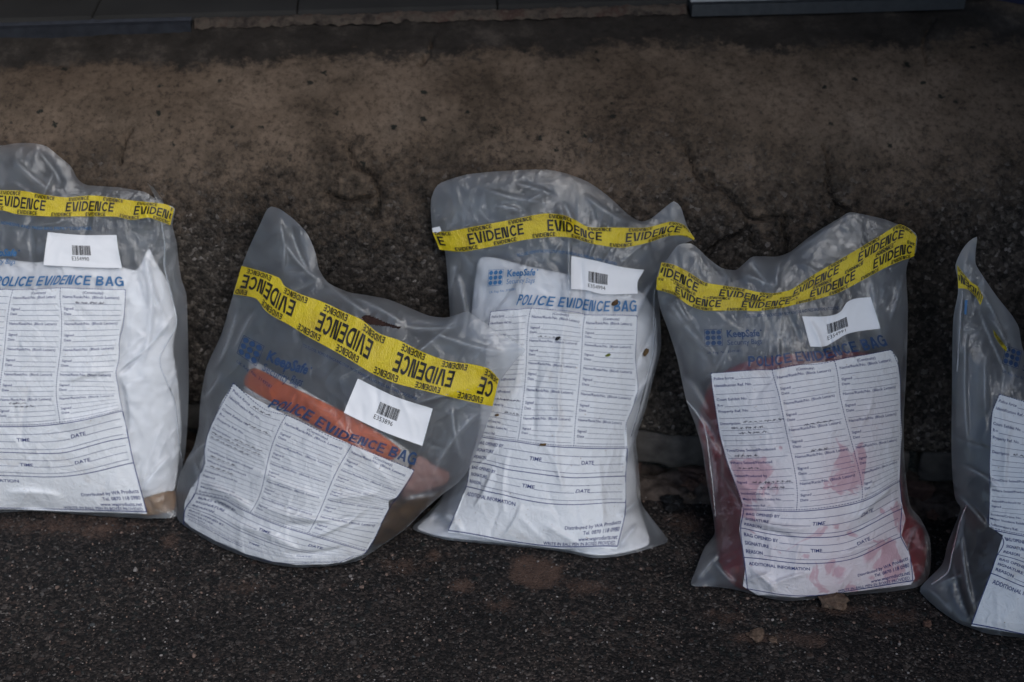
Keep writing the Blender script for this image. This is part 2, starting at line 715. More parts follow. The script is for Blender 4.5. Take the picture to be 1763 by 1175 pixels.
    def lift(s, px, h):
        d = rays(px)
        t = (h - (CAM - s.P0) @ s.nrm) / (d @ s.nrm)
        return CAM + d * t[:, None]

    def at(s, px, off=0.0):
        return s.lift(px, s.sample(s.front, px) + off)

    def triangulate(s, poly, step=None):
        poly = np.asarray(poly)[:, :2]
        st = step or s.STEP
        X, Y = np.meshgrid(np.arange(s.gx[0], s.gx[-1], st), np.arange(s.gy[0], s.gy[-1], st), indexing='ij')
        ok = inside(poly, X, Y)
        ok &= edge_dist(poly, X, Y) > st * 0.5
        ip = np.stack([X[ok], Y[ok]], 1)
        vs = [Vector(p) for p in poly] + [Vector(p) for p in ip]
        ed = [(i, (i + 1) % len(poly)) for i in range(len(poly))]
        r = delaunay_2d_cdt(vs, ed, [], 1, 1e-4)
        V = np.array([tuple(v) for v in r[0]])
        F = [tuple(f) for f in r[2]]
        f = F[0]
        a, b = V[f[1]] - V[f[0]], V[f[2]] - V[f[0]]
        if a[0] * b[1] - a[1] * b[0] > 0:          # image rows run downwards: make faces look outwards
            F = [tuple(reversed(f)) for f in F]
        return V, F

    def front_sheet(s, mat, parent, holes=()):
        V, F = s.triangulate(s.outline)
        if holes:
            c = np.array([V[list(f)].mean(0) for f in F])
            bad = np.zeros(len(F), bool)
            for h in holes:
                bad |= inside(h, c[:, 0], c[:, 1])
            F = [f for f, b in zip(F, bad) if not b]
        o = obj('front_sheet', s.at(V), F, mat, parent)
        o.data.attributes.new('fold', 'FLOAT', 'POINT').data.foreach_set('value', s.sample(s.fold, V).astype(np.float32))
        return o

    def back_sheet(s, mat, parent):
        V, F = s.triangulate(s.outline, 7.0)
        return obj('back_sheet', s.lift(V, s.sample(s.back, V)), F, mat, parent)

    def skin(s, name, poly, off, mat, parent):
        V, F = s.triangulate(poly)
        return obj(name, s.at(V, off), F, mat, parent)

    def content(s, name, outline, mat, gap=0.003, rim=0.03, rimpx=16, rough=0.003, scale=40, top=None, parent=None, depth=1.0, seed=0):
        """a bundle lying inside the pouch, pressed against the film and rounding away at its rim"""
        poly = smooth_line(outline, 6, closed=True)
        V, F = s.triangulate(poly)
        e = edge_dist(poly, V[:, 0], V[:, 1])
        hf = s.sample(s.front, V)
        hs = s.sample(s.base, V)
        hb = s.sample(s.back, V)
        k = np.exp(-e / rimpx)
        if callable(gap):
            gap = gap(V[:, 0], V[:, 1])
        wr = rough * fbm(V[:, 0] / scale, V[:, 1] / scale, 4, s.seed + 31 + seed)
        rid = np.clip(1 - 2.4 * np.abs(noise2(V[:, 0] / scale / 1.3 + .8 * noise2(V[:, 0] / 50, V[:, 1] / 50, seed + 3), V[:, 1] / scale / 1.7, s.seed + 51 + seed)), -1, 1)
        h = np.minimum(hs, hf) - gap - rim * k - np.abs(wr) * 1.0 + rough * 0.6 * (rid - 1)
        h = np.minimum(h, hf - 0.0015)
        lo = np.maximum(hb + 0.0012, s.sample(s.hg, V) + 0.001)
        h = np.maximum(h, lo + 0.001)
        n = len(V)
        back = np.maximum(lo, h - depth * (0.004 + 0.10 * np.clip(e / 40, 0, 1)))
        back = np.minimum(back, h - 0.0006)
        P = np.concatenate([s.lift(V, h), s.lift(V, back)])
        FF = list(F) + [tuple(i + n for i in reversed(f)) for f in F]
        # stitch the rim
        cnt = {}
        for f in F:
            for a, b in zip(f, f[1:] + f[:1]):
                cnt[(a, b)] = 1
        for (a, b) in list(cnt):
            if (b, a) not in cnt:
                FF.append((b, a, a + n, b + n))
        return obj(name, P, FF, mat, parent)

    def tube(s, name, pts, wpx, off, mat, parent):
        """a narrow strip (weld, fold edge) lying along the film"""
        p = smooth_line(pts, 5)
        t = np.gradient(p, axis=0)
        t /= np.linalg.norm(t, axis=1)[:, None] + 1e-9
        nn = np.stack([-t[:, 1], t[:, 0]], 1) * wpx / 2
        V = np.empty((len(p) * 3, 2))
        V[0::3], V[1::3], V[2::3] = p + nn, p, p - nn
        hh = s.sample(s.front, V)
        o = np.tile([off, off + 0.0009, off], len(p))
        F = []
        for i in range(len(p) - 1):
            F += [(3 * i, 3 * i + 1, 3 * i + 4, 3 * i + 3), (3 * i + 1, 3 * i + 2, 3 * i + 5, 3 * i + 4)]
        return obj(name, s.lift(V, hh + o), F, mat, parent)


class Strip:
    """mapping (along, across) of a tape between an upper and a lower edge curve"""

    def __init__(s, up, lo):
        s.u = s._even(up)
        s.l = s._even(lo)
        mid = (s.u + s.l) / 2
        s.len = np.hypot(*np.diff(mid, axis=0).T).sum()

    @staticmethod
    def _even(p, n=240):
        q = smooth_line(p, 3)
        a = np.concatenate([[0], np.cumsum(np.hypot(*np.diff(q, axis=0).T))])
        t = np.linspace(0, a[-1], n)
        return np.stack([np.interp(t, a, q[:, 0]), np.interp(t, a, q[:, 1])], 1)

    def __call__(s, p):
        """p: x along in pixels of length, y across 0..1"""
        p = np.asarray(p, float).reshape(-1, 2)
        f = np.clip(p[:, 0] / s.len, -0.02, 1.02) * (len(s.u) - 1)
        f = np.clip(f, 0, len(s.u) - 1.001)
        i = f.astype(int)
        w = (f - i)[:, None]
        a = s.u[i] * (1 - w) + s.u[i + 1] * w
        b = s.l[i] * (1 - w) + s.l[i + 1] * w
        v = p[:, 1:2]
        return a * (1 - v) + b * v


def tape(bag, parent, up, lo, phase=0.0, period=137.0, flip=False, off=0.0012, bigh=0.48, mats=None):
    st = Strip(up, lo)
    nu, nv = int(st.len / 3.5) + 2, 9
    U, V = np.meshgrid(np.linspace(0, st.len, nu), np.linspace(0, 1, nv), indexing='ij')
    r = random.Random(bag.seed * 3 + int(phase))
    # slightly torn, uneven short ends
    px = st(np.stack([U.ravel(), V.ravel()], 1))
    lift = 0.0007 * np.clip(noise2(U / 17, V * 2.2, bag.seed + 70), -1, 1).ravel() + off + 0.0006
    hh = bag.sample(bag.front, px)
    t = obj('seal_tape', bag.lift(px, hh + lift), grid_faces(nu, nv), mats[0], parent)
    wid = np.hypot(*(st.u - st.l).T).mean()
    big, x = Print(), phase - period

    def put(word, xc, yc, cap, w):
        V, F, ww = block_text(word)
        X = V[:, 0] / ww * w - w / 2
        Y = (0.5 - V[:, 1]) * cap
        if flip:
            X, Y = -X, -Y
        Q = np.stack([xc + X, yc + Y], 1)
        # keep only letters that lie on the tape
        ok = (Q[:, 0] > 1.5) & (Q[:, 0] < st.len - 1.5)
        FF = [f for f in F if all(ok[i] for i in f)]
        if FF:
            big.add(Q, FF)
    while x < st.len + period:
        put('EVIDENCE', x, 0.5, bigh, period * 0.70)
        for k in range(2):
            put('EVIDENCE', x + period * (0.02 + 0.5 * k) - period * .2, 0.115, 0.165, period * 0.29)
            put('EVIDENCE', x + period * (0.30 + 0.5 * k) - period * .2, 0.885, 0.165, period * 0.29)
        x += period

    def mapper(Q):
        p = st(Q)
        l2 = 0.0007 * np.clip(noise2(Q[:, 0] / 17, Q[:, 1] * 2.2, bag.seed + 70), -1, 1) + off + 0.0006 + 0.0014
        return bag.lift(p, bag.sample(bag.front, p) + l2)
    big.build('tape_lettering', mats[1], mapper, t)
    return t


BARS = None


def sticker(bag, parent, corners, number, mats, bar=(0.40, 0.62, 0.27, 0.55), curl=0.0025, off=0.0014):
    """paper label: corners clockwise from top-left, may carry extra edge points as ((x,y),(u,v))"""
    src, dst = [], []
    for (p, uv) in corners:
        src.append((uv[0] * 100, uv[1] * 100))
        dst.append(p)
    m = TPS(src, dst, 1e-4)
    nu, nv = 45, 22
    U, V = np.meshgrid(np.linspace(0, 100, nu), np.linspace(0, 100, nv), indexing='ij')
    Q = np.stack([U.ravel(), V.ravel()], 1)

    def rise(Q):
        u, v = Q[:, 0] / 100, Q[:, 1] / 100
        e = np.minimum(np.minimum(u, 1 - u), np.minimum(v, 1 - v) * .5)
        return off + curl * np.clip(1 - e / 0.12, 0, 1) ** 2 * (0.6 + 0.6 * noise2(u * 3, v * 3, bag.seed))

    def mp(Q):
        p = m(Q)
        return bag.lift(p, bag.sample(bag.front, p) + rise(Q))
    lab = obj('barcode_label', mp(Q), grid_faces(nu, nv), mats[0], parent)
    bp = Print()
    r = random.Random(5)
    x0, x1, y0, y1 = [c * 100 for c in bar]
    x = x0
    while x < x1:
        w = r.choice([0.35, 0.35, 0.7, 1.0])
        bp.poly_ = None
        bp.line((x, y0), (x, y1), w, 6)
        x += w + r.choice([0.35, 0.35, 0.6])

    def mp2(Q):
        p = m(Q)
        return bag.lift(p, bag.sample(bag.front, p) + rise(Q) + 0.0006)
    bp.build('barcode', mats[1], mp2, lab)
    tp = Print()
    tp.text(number, x0 - 1.5, y1 + 17, 12, width=(x1 - x0) * 0.92, bold=0.0)
    tp.build('serial_number', mats[1], mp2, lab)
    return lab


FIELDS = [('Police force', 12, 1), ('Identification Ref. No.', 24, 1), (None, 36, 1), ('Court Exhibit No.', 48, 1), ('R-v', 58, 1),
          ('Property Ref. No.', 69, 1), (None, 79, 1), ('Description', 91, 1), (None, 101, 1), (None, 110, 1), (None, 119, 1), (None, 128, 1),
          ('Time/Date Seized/Produced', 139, 0), (None, 150, 1), ('Where Seized/Produced', 161, 0), (None, 172, 1),
          ('Seized/Produced by', 185, 1), ('Signed', 197, 1), (None, 207, 1), ('Incident/Crime No.', 218, 1), ('Major Incident Exhibit No.', 229, 1),
          ('Laboratory Ref.', 242, 1)]


def form_prints(seed, clip=None, rules=True):
    """returns three layouts: fine print, heavy rules, title"""
    fine, heavy = Print(), Print()
    r = random.Random(seed)
    lw = 0.58
    for name, y, ln in FIELDS:
        x = 4
        if name:
            x += fine.text(name, 4, y, 4.6, bold=0.008, maxlen=9) + 2
        if ln:
            fine.line((x, y + .6), (95, y + .6), lw)
    for c in (1, 2):
        X = 100 * c
        fine.text('(Continuity)', X + 52, 9, 4.4, anchor='c', bold=0.008, maxlen=9)
        for k in range(5):
            y = 17 + k * 46.5
            fine.text('Name/Rank/No. (Block Letters)', X + 5, y, 4.7, bold=0.008, maxlen=9)
            fine.line((X + 5, y + 10), (X + 95, y + 10), lw)
            x = X + 5 + fine.text('Signed', X + 5, y + 20, 4.6, bold=0.008, maxlen=9) + 2
            fine.line((x, y + 20.5), (X + 95, y + 20.5), lw)
            x = X + 5 + fine.text('Date', X + 5, y + 29, 4.6, bold=0.008, maxlen=9) + 2
            fine.line((x, y + 29.5), (X + 95, y + 29.5), lw)
            fine.line((X + 5, y + 39), (X + 95, y + 39), lw)
    for a, b in (((0, 0), (300, 0)), ((0, 0), (0, 247)), ((300, 0), (300, 247)), ((100, 0), (100, 247)), ((200, 0), (200, 247)), ((0, 247), (300, 247))):
        heavy.dashes(a, b, 1.25)
    for k in range(2):
        y = 250 + 50 * k
        x = 6 + heavy.text('BAG OPENED BY', 6, y + 14, 6.2, bold=0.016, maxlen=4) + 2
        fine.line((x, y + 14.6), (294, y + 14.6), .8)
        x = 6 + heavy.text('SIGNATURE', 6, y + 28, 6.2, bold=0.016, maxlen=4) + 2
        fine.line((x, y + 28.6), (128, y + 28.6), .8)
        heavy.text('TIME', 130, y + 28, 6.6, bold=0.016, maxlen=4)
        fine.line((150, y + 28.6), (212, y + 28.6), .8)
        heavy.text('DATE', 214, y + 28, 6.6, bold=0.016, maxlen=4)
        fine.line((236, y + 28.6), (294, y + 28.6), .8)
        x = 6 + heavy.text('REASON', 6, y + 42, 6.2, bold=0.016, maxlen=4) + 2
        fine.line((x, y + 42.6), (294, y + 42.6), .8)
    heavy.text('ADDITIONAL INFORMATION', 8, 364, 6.2, bold=0.016, maxlen=4)
    for a, b in (((0, 250), (300, 250)), ((0, 300), (300, 300)), ((0, 350), (300, 350)), ((0, 250), (0, 418)), ((300, 250), (300, 418)), ((0, 418), (300, 418))):
        heavy.line(a, b, 1.45)
    for i, s_ in enumerate(('Distributed by WA Products', 'Tel. 0870 118 0980', 'www.waproducts.net')):
        heavy.text(s_, 296, 392 + i * 9.0, 5.4, anchor='r', bold=0.012, maxlen=6)
    fine.text('WRITE IN BALL PEN IN BOXES PROVIDED.', 296, 416.5, 4.6, anchor='r', bold=0.01, maxlen=6)
    return fine, heavy


def pen_marks(seed, rows):
    r = random.Random(seed)
    out = []
    for (x, y, w) in rows:
        p = Print()
        p.scribble(x, y, w, 5.2, r)
        out.append(p)
    return out


def head_prints():
    t = Print()
    t.text('POLICE EVIDENCE BAG', 58, -6, 17, width=240, bold='block')
    l = Print()
    for i in range(3):
        for j in range(3):
            l.disc(-4 + 9 * i, -68 + 9 * j, 3.9)
    for a, b in (((-9, -73), (19, -73)), ((-9, -73), (-9, -45)), ((-9, -45), (19, -45)), ((19, -73), (19, -45))):
        l.line(a, b, .7)
    l.text('KeepSafe', 27, -59, 12.5, width=56, bold=0.03, maxlen=.3)
    l.text('Security Bags', 27, -45, 9.6, width=58, bold=0.004, maxlen=.4)
    l.text('UK Reg. No. 3149281', -6, -32, 4.2, maxlen=9)
    l.disc(86, -69, 1.4)
    return t, l


def closing_line(px_line, bag, parent, mat):
    """the thin line of small capitals under the tape"""
    st = Strip(px_line, [(x, y + 7) for x, y in px_line])
    p = Print()
    V, F, w = glyphs('TO CLOSE: REMOVE BACKING STRIP FROM ADHESIVE AND PRESS BAG FIRMLY TOGETHER', 0.0, 6)
    X = 2 + V[:, 0] / w * (st.len - 4)
    p.add(np.stack([X, 0.9 - V[:, 1] * 0.75], 1), F)
    return p.build('closing_instruction', mat, lambda Q: bag.at(st(Q), 0.0009), parent)


def print_form(bag, parent, m, panel_poly, panel_mat, mats, seed, pen=None, panel=True, showthrough_spots=None):
    if panel:
        pn = bag.skin('form_panel', panel_poly, 0.0006, panel_mat, parent)
        if showthrough_spots:
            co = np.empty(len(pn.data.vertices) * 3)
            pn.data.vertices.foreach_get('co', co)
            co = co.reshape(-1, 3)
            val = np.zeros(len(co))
            for (p, rx, a) in showthrough_spots:
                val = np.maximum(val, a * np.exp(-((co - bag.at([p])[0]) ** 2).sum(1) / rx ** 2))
            pn.data.attributes.new('stain', 'FLOAT', 'POINT').data.foreach_set('value', val.astype(np.float32))  # 'stain' carries the painted show-through spots
    else:
        pn = parent
    poly = bag.outline
    fine, heavy = form_prints(seed)

    def clipped(P):
        V = np.concatenate(P.v)
        px = m(V)
        ok = inside(poly, px[:, 0], px[:, 1])
        P.v = [V]
        P.f = [f for f in P.f if all(ok[i] for i in f)]
        return P
    mp = lambda Q: bag.at(m(Q), 0.0013)
    clipped(fine).build('fine_print', mats['navy'], mp, pn)
    clipped(heavy).build('form_rules', mats['navy'], mp, pn)
    if pen:
        for p in pen_marks(seed, pen):
            clipped(p).build('handwritten_entry', mats['pen'], mp, pn)
    t, l = head_prints()
    return pn, clipped(t), clipped(l)

# ------------------------------------------------------------------ ground
def asphalt_material():
    t = NT('asphalt')
    v = coords(t)
    wv = t.n('VectorMath', {0: v, 1: t.n('VectorMath', {0: t.n('TexNoise', {'Vector': v, 'Scale': 120.0, 'Detail': 2.0}).outputs['Color'], 1: (0.004, 0.004, 0.004)}, operation='MULTIPLY').outputs[0]}, operation='ADD').outputs[0]
    big = noise(t, v, 6, 6, 0.65)
    # bitumen-bound fine stone: every grain its own tone
    v2 = t.n('TexVoronoi', {'Vector': wv, 'Scale': 320.0, 'Randomness': 1.0})
    f2 = t.n('SeparateColor', {0: v2.outputs['Color']})
    c = t.ramp(f2.outputs[0], [(0.0, (0.005, 0.005, 0.006)), (0.35, (0.013, 0.012, 0.012)), (0.6, (0.026, 0.022, 0.021)), (0.8, (0.045, 0.037, 0.034)), (0.93, (0.075, 0.062, 0.056)), (0.985, (0.11, 0.102, 0.095)), (1.0, (0.17, 0.16, 0.155))])
    # coarser chips here and there
    v1 = t.n('TexVoronoi', {'Vector': wv, 'Scale': 92.0, 'Randomness': 1.0})
    f1 = t.n('SeparateColor', {0: v1.outputs['Color']})
    tone = t.ramp(f1.outputs[0], [(0.0, (0.008, 0.009, 0.010)), (0.35, (0.018, 0.020, 0.021)), (0.5, (0.012, 0.019, 0.019)), (0.68, (0.040, 0.034, 0.032)), (0.85, (0.055, 0.035, 0.029)), (1.0, (0.085, 0.078, 0.075))])
    m1 = t.math('MULTIPLY', t.ramp(f1.outputs[1], [(0.60, (0, 0, 0)), (0.63, (1, 1, 1))]), t.ramp(v1.outputs['Distance'], [(0.30, (1, 1, 1)), (0.46, (0, 0, 0))]))
    c = t.mix(t.math('MULTIPLY', m1, 0.85), c, tone)
    var = t.ramp(big, [(0.30, (0.50, 0.50, 0.52)), (0.72, (1.10, 1.05, 1.01))])
    c = t.mix(1.0, c, var, 'MULTIPLY')
    # red earth trodden into the surface
    dust = t.n('Attribute', attribute_name='dust').outputs['Fac']
    nd = t.math('ADD', t.math('MULTIPLY', noise(t, v, 26, 8, 0.78), 0.75), t.math('MULTIPLY', f2.outputs[2], 0.12))
    dm = t.ramp(t.math('ADD', t.math('MULTIPLY', dust, 1.0), nd), [(0.70, (0, 0, 0)), (0.92, (1, 1, 1))])
    dcol = t.ramp(noise(t, v, 70, 5, 0.6), [(0.3, (0.058, 0.035, 0.027)), (0.7, (0.115, 0.072, 0.055))])
    c = t.mix(t.math('MULTIPLY', dm, 0.85), c, dcol)
    hgt = t.math('ADD', t.math('MULTIPLY', v2.outputs['Distance'], -0.7), t.math('MULTIPLY', noise(t, v, 480, 3, 0.6), 0.35))
    hgt = t.math('ADD', hgt, t.math('MULTIPLY', m1, 0.35))
    b = t.n('Bump', {'Height': hgt, 'Strength': 0.8, 'Distance': 0.0035})
    p = t.n('BsdfPrincipled', {'Base Color': c, 'Roughness': 0.7, 'Specular IOR Level': 0.22, 'Normal': b.outputs[0]})
    return t.surf(p)


def axis(fine0, fine1, step, far):
    a = np.arange(fine0, fine1 + 1e-6, step)
    lo, hi = [], []
    d = step
    x = fine0
    while x > -far:
        d *= 1.35
        x -= d
        lo.append(x)
    d, x = step, fine1
    while x < far:
        d *= 1.35
        x += d
        hi.append(x)
    return np.concatenate([lo[::-1], a, hi])


gx, gy = axis(-1.05, 1.05, 0.006, 40), axis(1.1, 1.86, 0.006, 40)
GX, GY = np.meshgrid(gx, gy, indexing='ij')
near = np.exp(-np.clip(np.abs(GX) - 1.1, 0, None) * 2) * np.exp(-np.clip(np.abs(GY - 1.5) - .4, 0, None) * 2)
GZ = near * (0.0022 * fbm(GX * 9, GY * 9, 3, 1) + 0.0014 * fbm(GX * 60, GY * 60, 2, 4)) - 0.0015
gv = np.stack([GX.ravel(), GY.ravel(), GZ.ravel()], 1)
ground = obj('ground', gv, grid_faces(len(gx), len(gy)), asphalt_material())
tag(ground, 'dark worn asphalt ground with pale chips and patches of red earth', kind='structure')
dust = np.zeros(len(gv))
for (px, py), rx, ry, a in (((925, 985), .040, .034, .85), ((905, 965), .03, .02, .6), ((795, 1005), .03, .025, .5), ((745, 955), .02, .02, .45), ((1300, 1098), .05, .012, .5),
                            ((140, 905), .16, .045, .42), ((60, 900), .1, .03, .4), ((290, 930), .03, .03, .4), ((1090, 1110), .06, .05, .25), ((930, 1090), .05, .03, .28),
                            ((1170, 850), .09, .03, .5), ((1190, 900), .06, .04, .42), ((1010, 1010), .06, .03, .42), ((860, 1040), .05, .03, .36), ((1380, 1100), .07, .03, .4), ((1250, 1060), .05, .03, .36), ((700, 975), .05, .03, .4), ((1540, 1060), .06, .03, .38), ((420, 1010), .07, .03, .32), ((1440, 1048), .05, .015, .5), ((560, 1010), .07, .03, .22),
                            ((1600, 880), .06, .06, .3), ((250, 1010), .12, .06, .2), ((1620, 1060), .04, .03, .25)):
    g = on_ground([(px, py)])[0]
    dust = np.maximum(dust, a * np.exp(-((gv[:, 0] - g[0]) / rx) ** 2 - ((gv[:, 1] - g[1]) / ry) ** 2))
at = ground.data.attributes.new('dust', 'FLOAT', 'POINT')
at.data.foreach_set('value', dust.astype(np.float32))


# loose grit
def rock(r, n=1, rough=0.3, seed=0):
    bm = bmesh.new()
    bmesh.ops.create_icosphere(bm, subdivisions=n, radius=1)
    V = np.array([v.co for v in bm.verts])
    F = [tuple(v.index for v in f.verts) for f in bm.faces]
    bm.free()
    rr = random.Random(seed)
    o = np.array([rr.uniform(0, 99) for _ in range(3)])
    V = V * (1 + rough * (noise2(V[:, 0] * 1.3 + o[0], V[:, 1] * 1.3 + V[:, 2] * .9 + o[1]) + .5 * noise2(V[:, 0] * 3 + o[2], V[:, 2] * 3 + o[1]))[:, None] * 1.4)
    return V * r, F


def rot_random(V, r):
    from mathutils import Euler
    m = np.array(Euler((r.uniform(0, 6), r.uniform(0, 6), r.uniform(0, 6))).to_matrix())
    return V @ m.T


grit_cols = [plain('grit_pale', (0.22, 0.20, 0.19), .8, .4, 200), plain('grit_brown', (0.16, 0.11, 0.09), .85, .3, 200), plain('grit_dark', (0.035, 0.038, 0.04), .7, .3, 200)]
gr = random.Random(3)
GV, GF, GM, nn = [], [], [], 0
shapes = [rock(1, 0, 0.45, i) for i in range(6)]
for _ in range(5200):
    px = (gr.uniform(-150, 1900), 840 + 420 * gr.random())
    p = on_ground([px])[0]
    s_ = min(0.0032, 0.0005 * math.exp(gr.gauss(0.25, 0.55)))
    V, F = shapes[gr.randrange(6)]
    V = rot_random(V, gr) * np.array([s_ * gr.uniform(.8, 1.4), s_ * gr.uniform(.8, 1.4), s_ * .75]) + p
    V[:, 2] += s_ * .35
    GV.append(V)
    GF += [tuple(i + nn for i in f) for f in F]
    k = gr.choices([0, 1, 2], [.20, .45, .35])[0]
    GM += [k] * len(F)
    nn += len(V)
tag(obj('grit', np.concatenate(GV), GF, grit_cols, smooth=False, mat_idx=GM), 'fine loose grit scattered over the dark asphalt', 'grit', kind='stuff')


# ------------------------------------------------------------------ sloping concrete wall below the doorway
def wall_material():
    t = NT('weathered_concrete')
    v = coords(t)
    xyz = t.n('SeparateXYZ', {0: v})
    z = xyz.outputs[2]
    n1 = noise(t, v, 5, 8, 0.68, 0.1)
    n2 = noise(t, v, 26, 6, 0.7, 0.2)
    wv = t.n('VectorMath', {0: v, 1: t.n('VectorMath', {0: t.n('TexNoise', {'Vector': v, 'Scale': 90.0, 'Detail': 2.0}).outputs['Color'], 1: (0.006, 0.006, 0.006)}, operation='MULTIPLY').outputs[0]}, operation='ADD').outputs[0]
    # washed-out aggregate
    va = t.n('TexVoronoi', {'Vector': wv, 'Scale': 210.0})
    cell = t.n('SeparateColor', {0: va.outputs['Color']})
    agg = t.ramp(cell.outputs[0], [(0.0, (0.020, 0.018, 0.016)), (0.35, (0.034, 0.029, 0.025)), (0.65, (0.050, 0.043, 0.037)), (0.88, (0.074, 0.064, 0.055)), (0.97, (0.10, 0.09, 0.082)), (1.0, (0.17, 0.155, 0.145))])
    blot = t.ramp(noise(t, v, 75, 7, 0.8), [(0.37, (0.22, 0.22, 0.22)), (0.5, (0.9, 0.9, 0.9)), (0.66, (1.35, 1.33, 1.31))])
    rough_c = t.mix(1.0, agg, blot, 'MULTIPLY')
    moss = t.ramp(noise(t, v, 3.4, 7, 0.72, 0.2), [(0.40, (0.45, 0.46, 0.45)), (0.52, (0.95, 0.93, 0.92)), (0.64, (1.7, 1.66, 1.62))])
    rough_c = t.mix(1.0, rough_c, moss, 'MULTIPLY')
    # smoother, warmer render
    plas = t.ramp(n1, [(0.25, (0.070, 0.049, 0.035)), (0.45, (0.122, 0.088, 0.063)), (0.6, (0.160, 0.118, 0.087)), (0.78, (0.20, 0.155, 0.12))])
    fine = t.ramp(noise(t, v, 120, 5, 0.7), [(0.34, (0.45, 0.45, 0.45)), (0.5, (1, 1, 1)), (0.7, (1.18, 1.18, 1.18))])
    plas = t.mix(0.85, plas, fine, 'MULTIPLY')
    vs = t.n('TexVoronoi', {'Vector': wv, 'Scale': 48.0})
    vc = t.n('SeparateColor', {0: vs.outputs['Color']})
    few = t.ramp(vc.outputs[0], [(0.16, (1, 1, 1)), (0.19, (0, 0, 0))])
    dot = t.ramp(t.math('ADD', vs.outputs['Distance'], t.math('MULTIPLY', t.math('SUBTRACT', noise(t, v, 160, 3), 0.5), 0.6)), [(0.12, (1, 1, 1)), (0.24, (0, 0, 0))])
    plas = t.mix(t.math('MULTIPLY', few, dot), plas, (0.020, 0.021, 0.017))
    grey = t.ramp(noise(t, v, 8, 8, 0.75, 0.1), [(0.44, (1, 1, 1)), (0.60, (0.55, 0.56, 0.56)), (0.70, (0.38, 0.40, 0.39))])
    plas = t.mix(1.0, plas, grey, 'MULTIPLY')
    zz = t.math('ADD', z, t.math('MULTIPLY', t.math('SUBTRACT', n1, 0.5), 0.26))
    zz = t.math('ADD', zz, t.math('MULTIPLY', t.math('SUBTRACT', noise(t, v, 60, 6, 0.8), 0.5), 0.34))
    up = t.ramp(zz, [(0.37, (0, 0, 0)), (0.50, (1, 1, 1))])
    c = t.mix(up, rough_c, plas)
    # black tide mark under the sill
    ze = t.math('ADD', z, t.math('MULTIPLY', t.math('SUBTRACT', noise(t, v, 9, 7, 0.72), 0.5), 0.05))
    ze = t.math('ADD', ze, t.math('MULTIPLY', t.math('SUBTRACT', noise(t, v, 50, 5, 0.75), 0.5), 0.03))
    st = t.ramp(ze, [(0.562, (0, 0, 0)), (0.570, (1, 1, 1))])
    stc = t.ramp(noise(t, v, 16, 8, 0.75), [(0.34, (0.012, 0.011, 0.010)), (0.54, (0.030, 0.026, 0.023)), (0.66, (0.070, 0.058, 0.049)), (0.78, (0.11, 0.09, 0.075))])
    c = t.mix(t.math('MULTIPLY', st, 0.94), c, stc)
    hh = t.math('ADD', t.math('MULTIPLY', va.outputs['Distance'], -0.4), t.math('MULTIPLY', n2, 0.9))
    hh = t.math('ADD', hh, t.math('MULTIPLY', noise(t, v, 240, 4, 0.7), 0.5))
    keep = t.math('SUBTRACT', 1.15, up)
    b = t.n('Bump', {'Height': hh, 'Strength': keep, 'Distance': 0.006})
    p = t.n('BsdfPrincipled', {'Base Color': c, 'Roughness': 0.85, 'Specular IOR Level': 0.2, 'Normal': b.outputs[0]})
    return t.surf(p)


PROF = np.array([(1.735, .070), (1.700, .098), (1.692, .112), (1.699, .150), (1.735, .25), (1.795, .42), (1.862, .50), (1.95, .553), (2.04, .588), (2.085, .600)])
prof = smooth_line(PROF, 0.004)
pv = np.concatenate([[0], np.cumsum(np.hypot(*np.diff(prof, axis=0).T))])
pv /= pv[-1]
vv = np.linspace(0, 1, 230)
pd, pz = np.interp(vv, pv, prof[:, 0]), np.interp(vv, pv, prof[:, 1])


def skew(x, z):
    return x * (-0.11 + 0.19 * np.clip((z - .1) / .5, 0, 1))


wx = axis(-1.15, 1.15, 0.0045, 3.2)
WX, WV = np.meshgrid(wx, vv, indexing='ij')
WD, WZ = np.interp(WV, pv, prof[:, 0]), np.interp(WV, pv, prof[:, 1])
WD = WD + skew(WX, WZ)
tang = np.gradient(np.stack([pd, pz], 1), axis=0)
tang /= np.linalg.norm(tang, axis=1)[:, None]
ny, nz_ = -tang[:, 1], tang[:, 0]
amp = np.interp(WZ, [.1, .36, .5, .6], [.0032, .0026, .0012, .0012])
dsp = amp * (fbm(WX * 34, WV * 26, 4, 21, .6) + 0.7 * fbm(WX * 110, WV * 85, 2, 25))
dsp += 0.006 * fbm(WX * 4, WV * 4, 3, 23)
# the ragged lower lip
dsp -= np.clip((.135 - WZ) / .03, 0, 1) * (0.012 * np.clip(fbm(WX * 14, WV * 3, 3, 29), 0, 1))
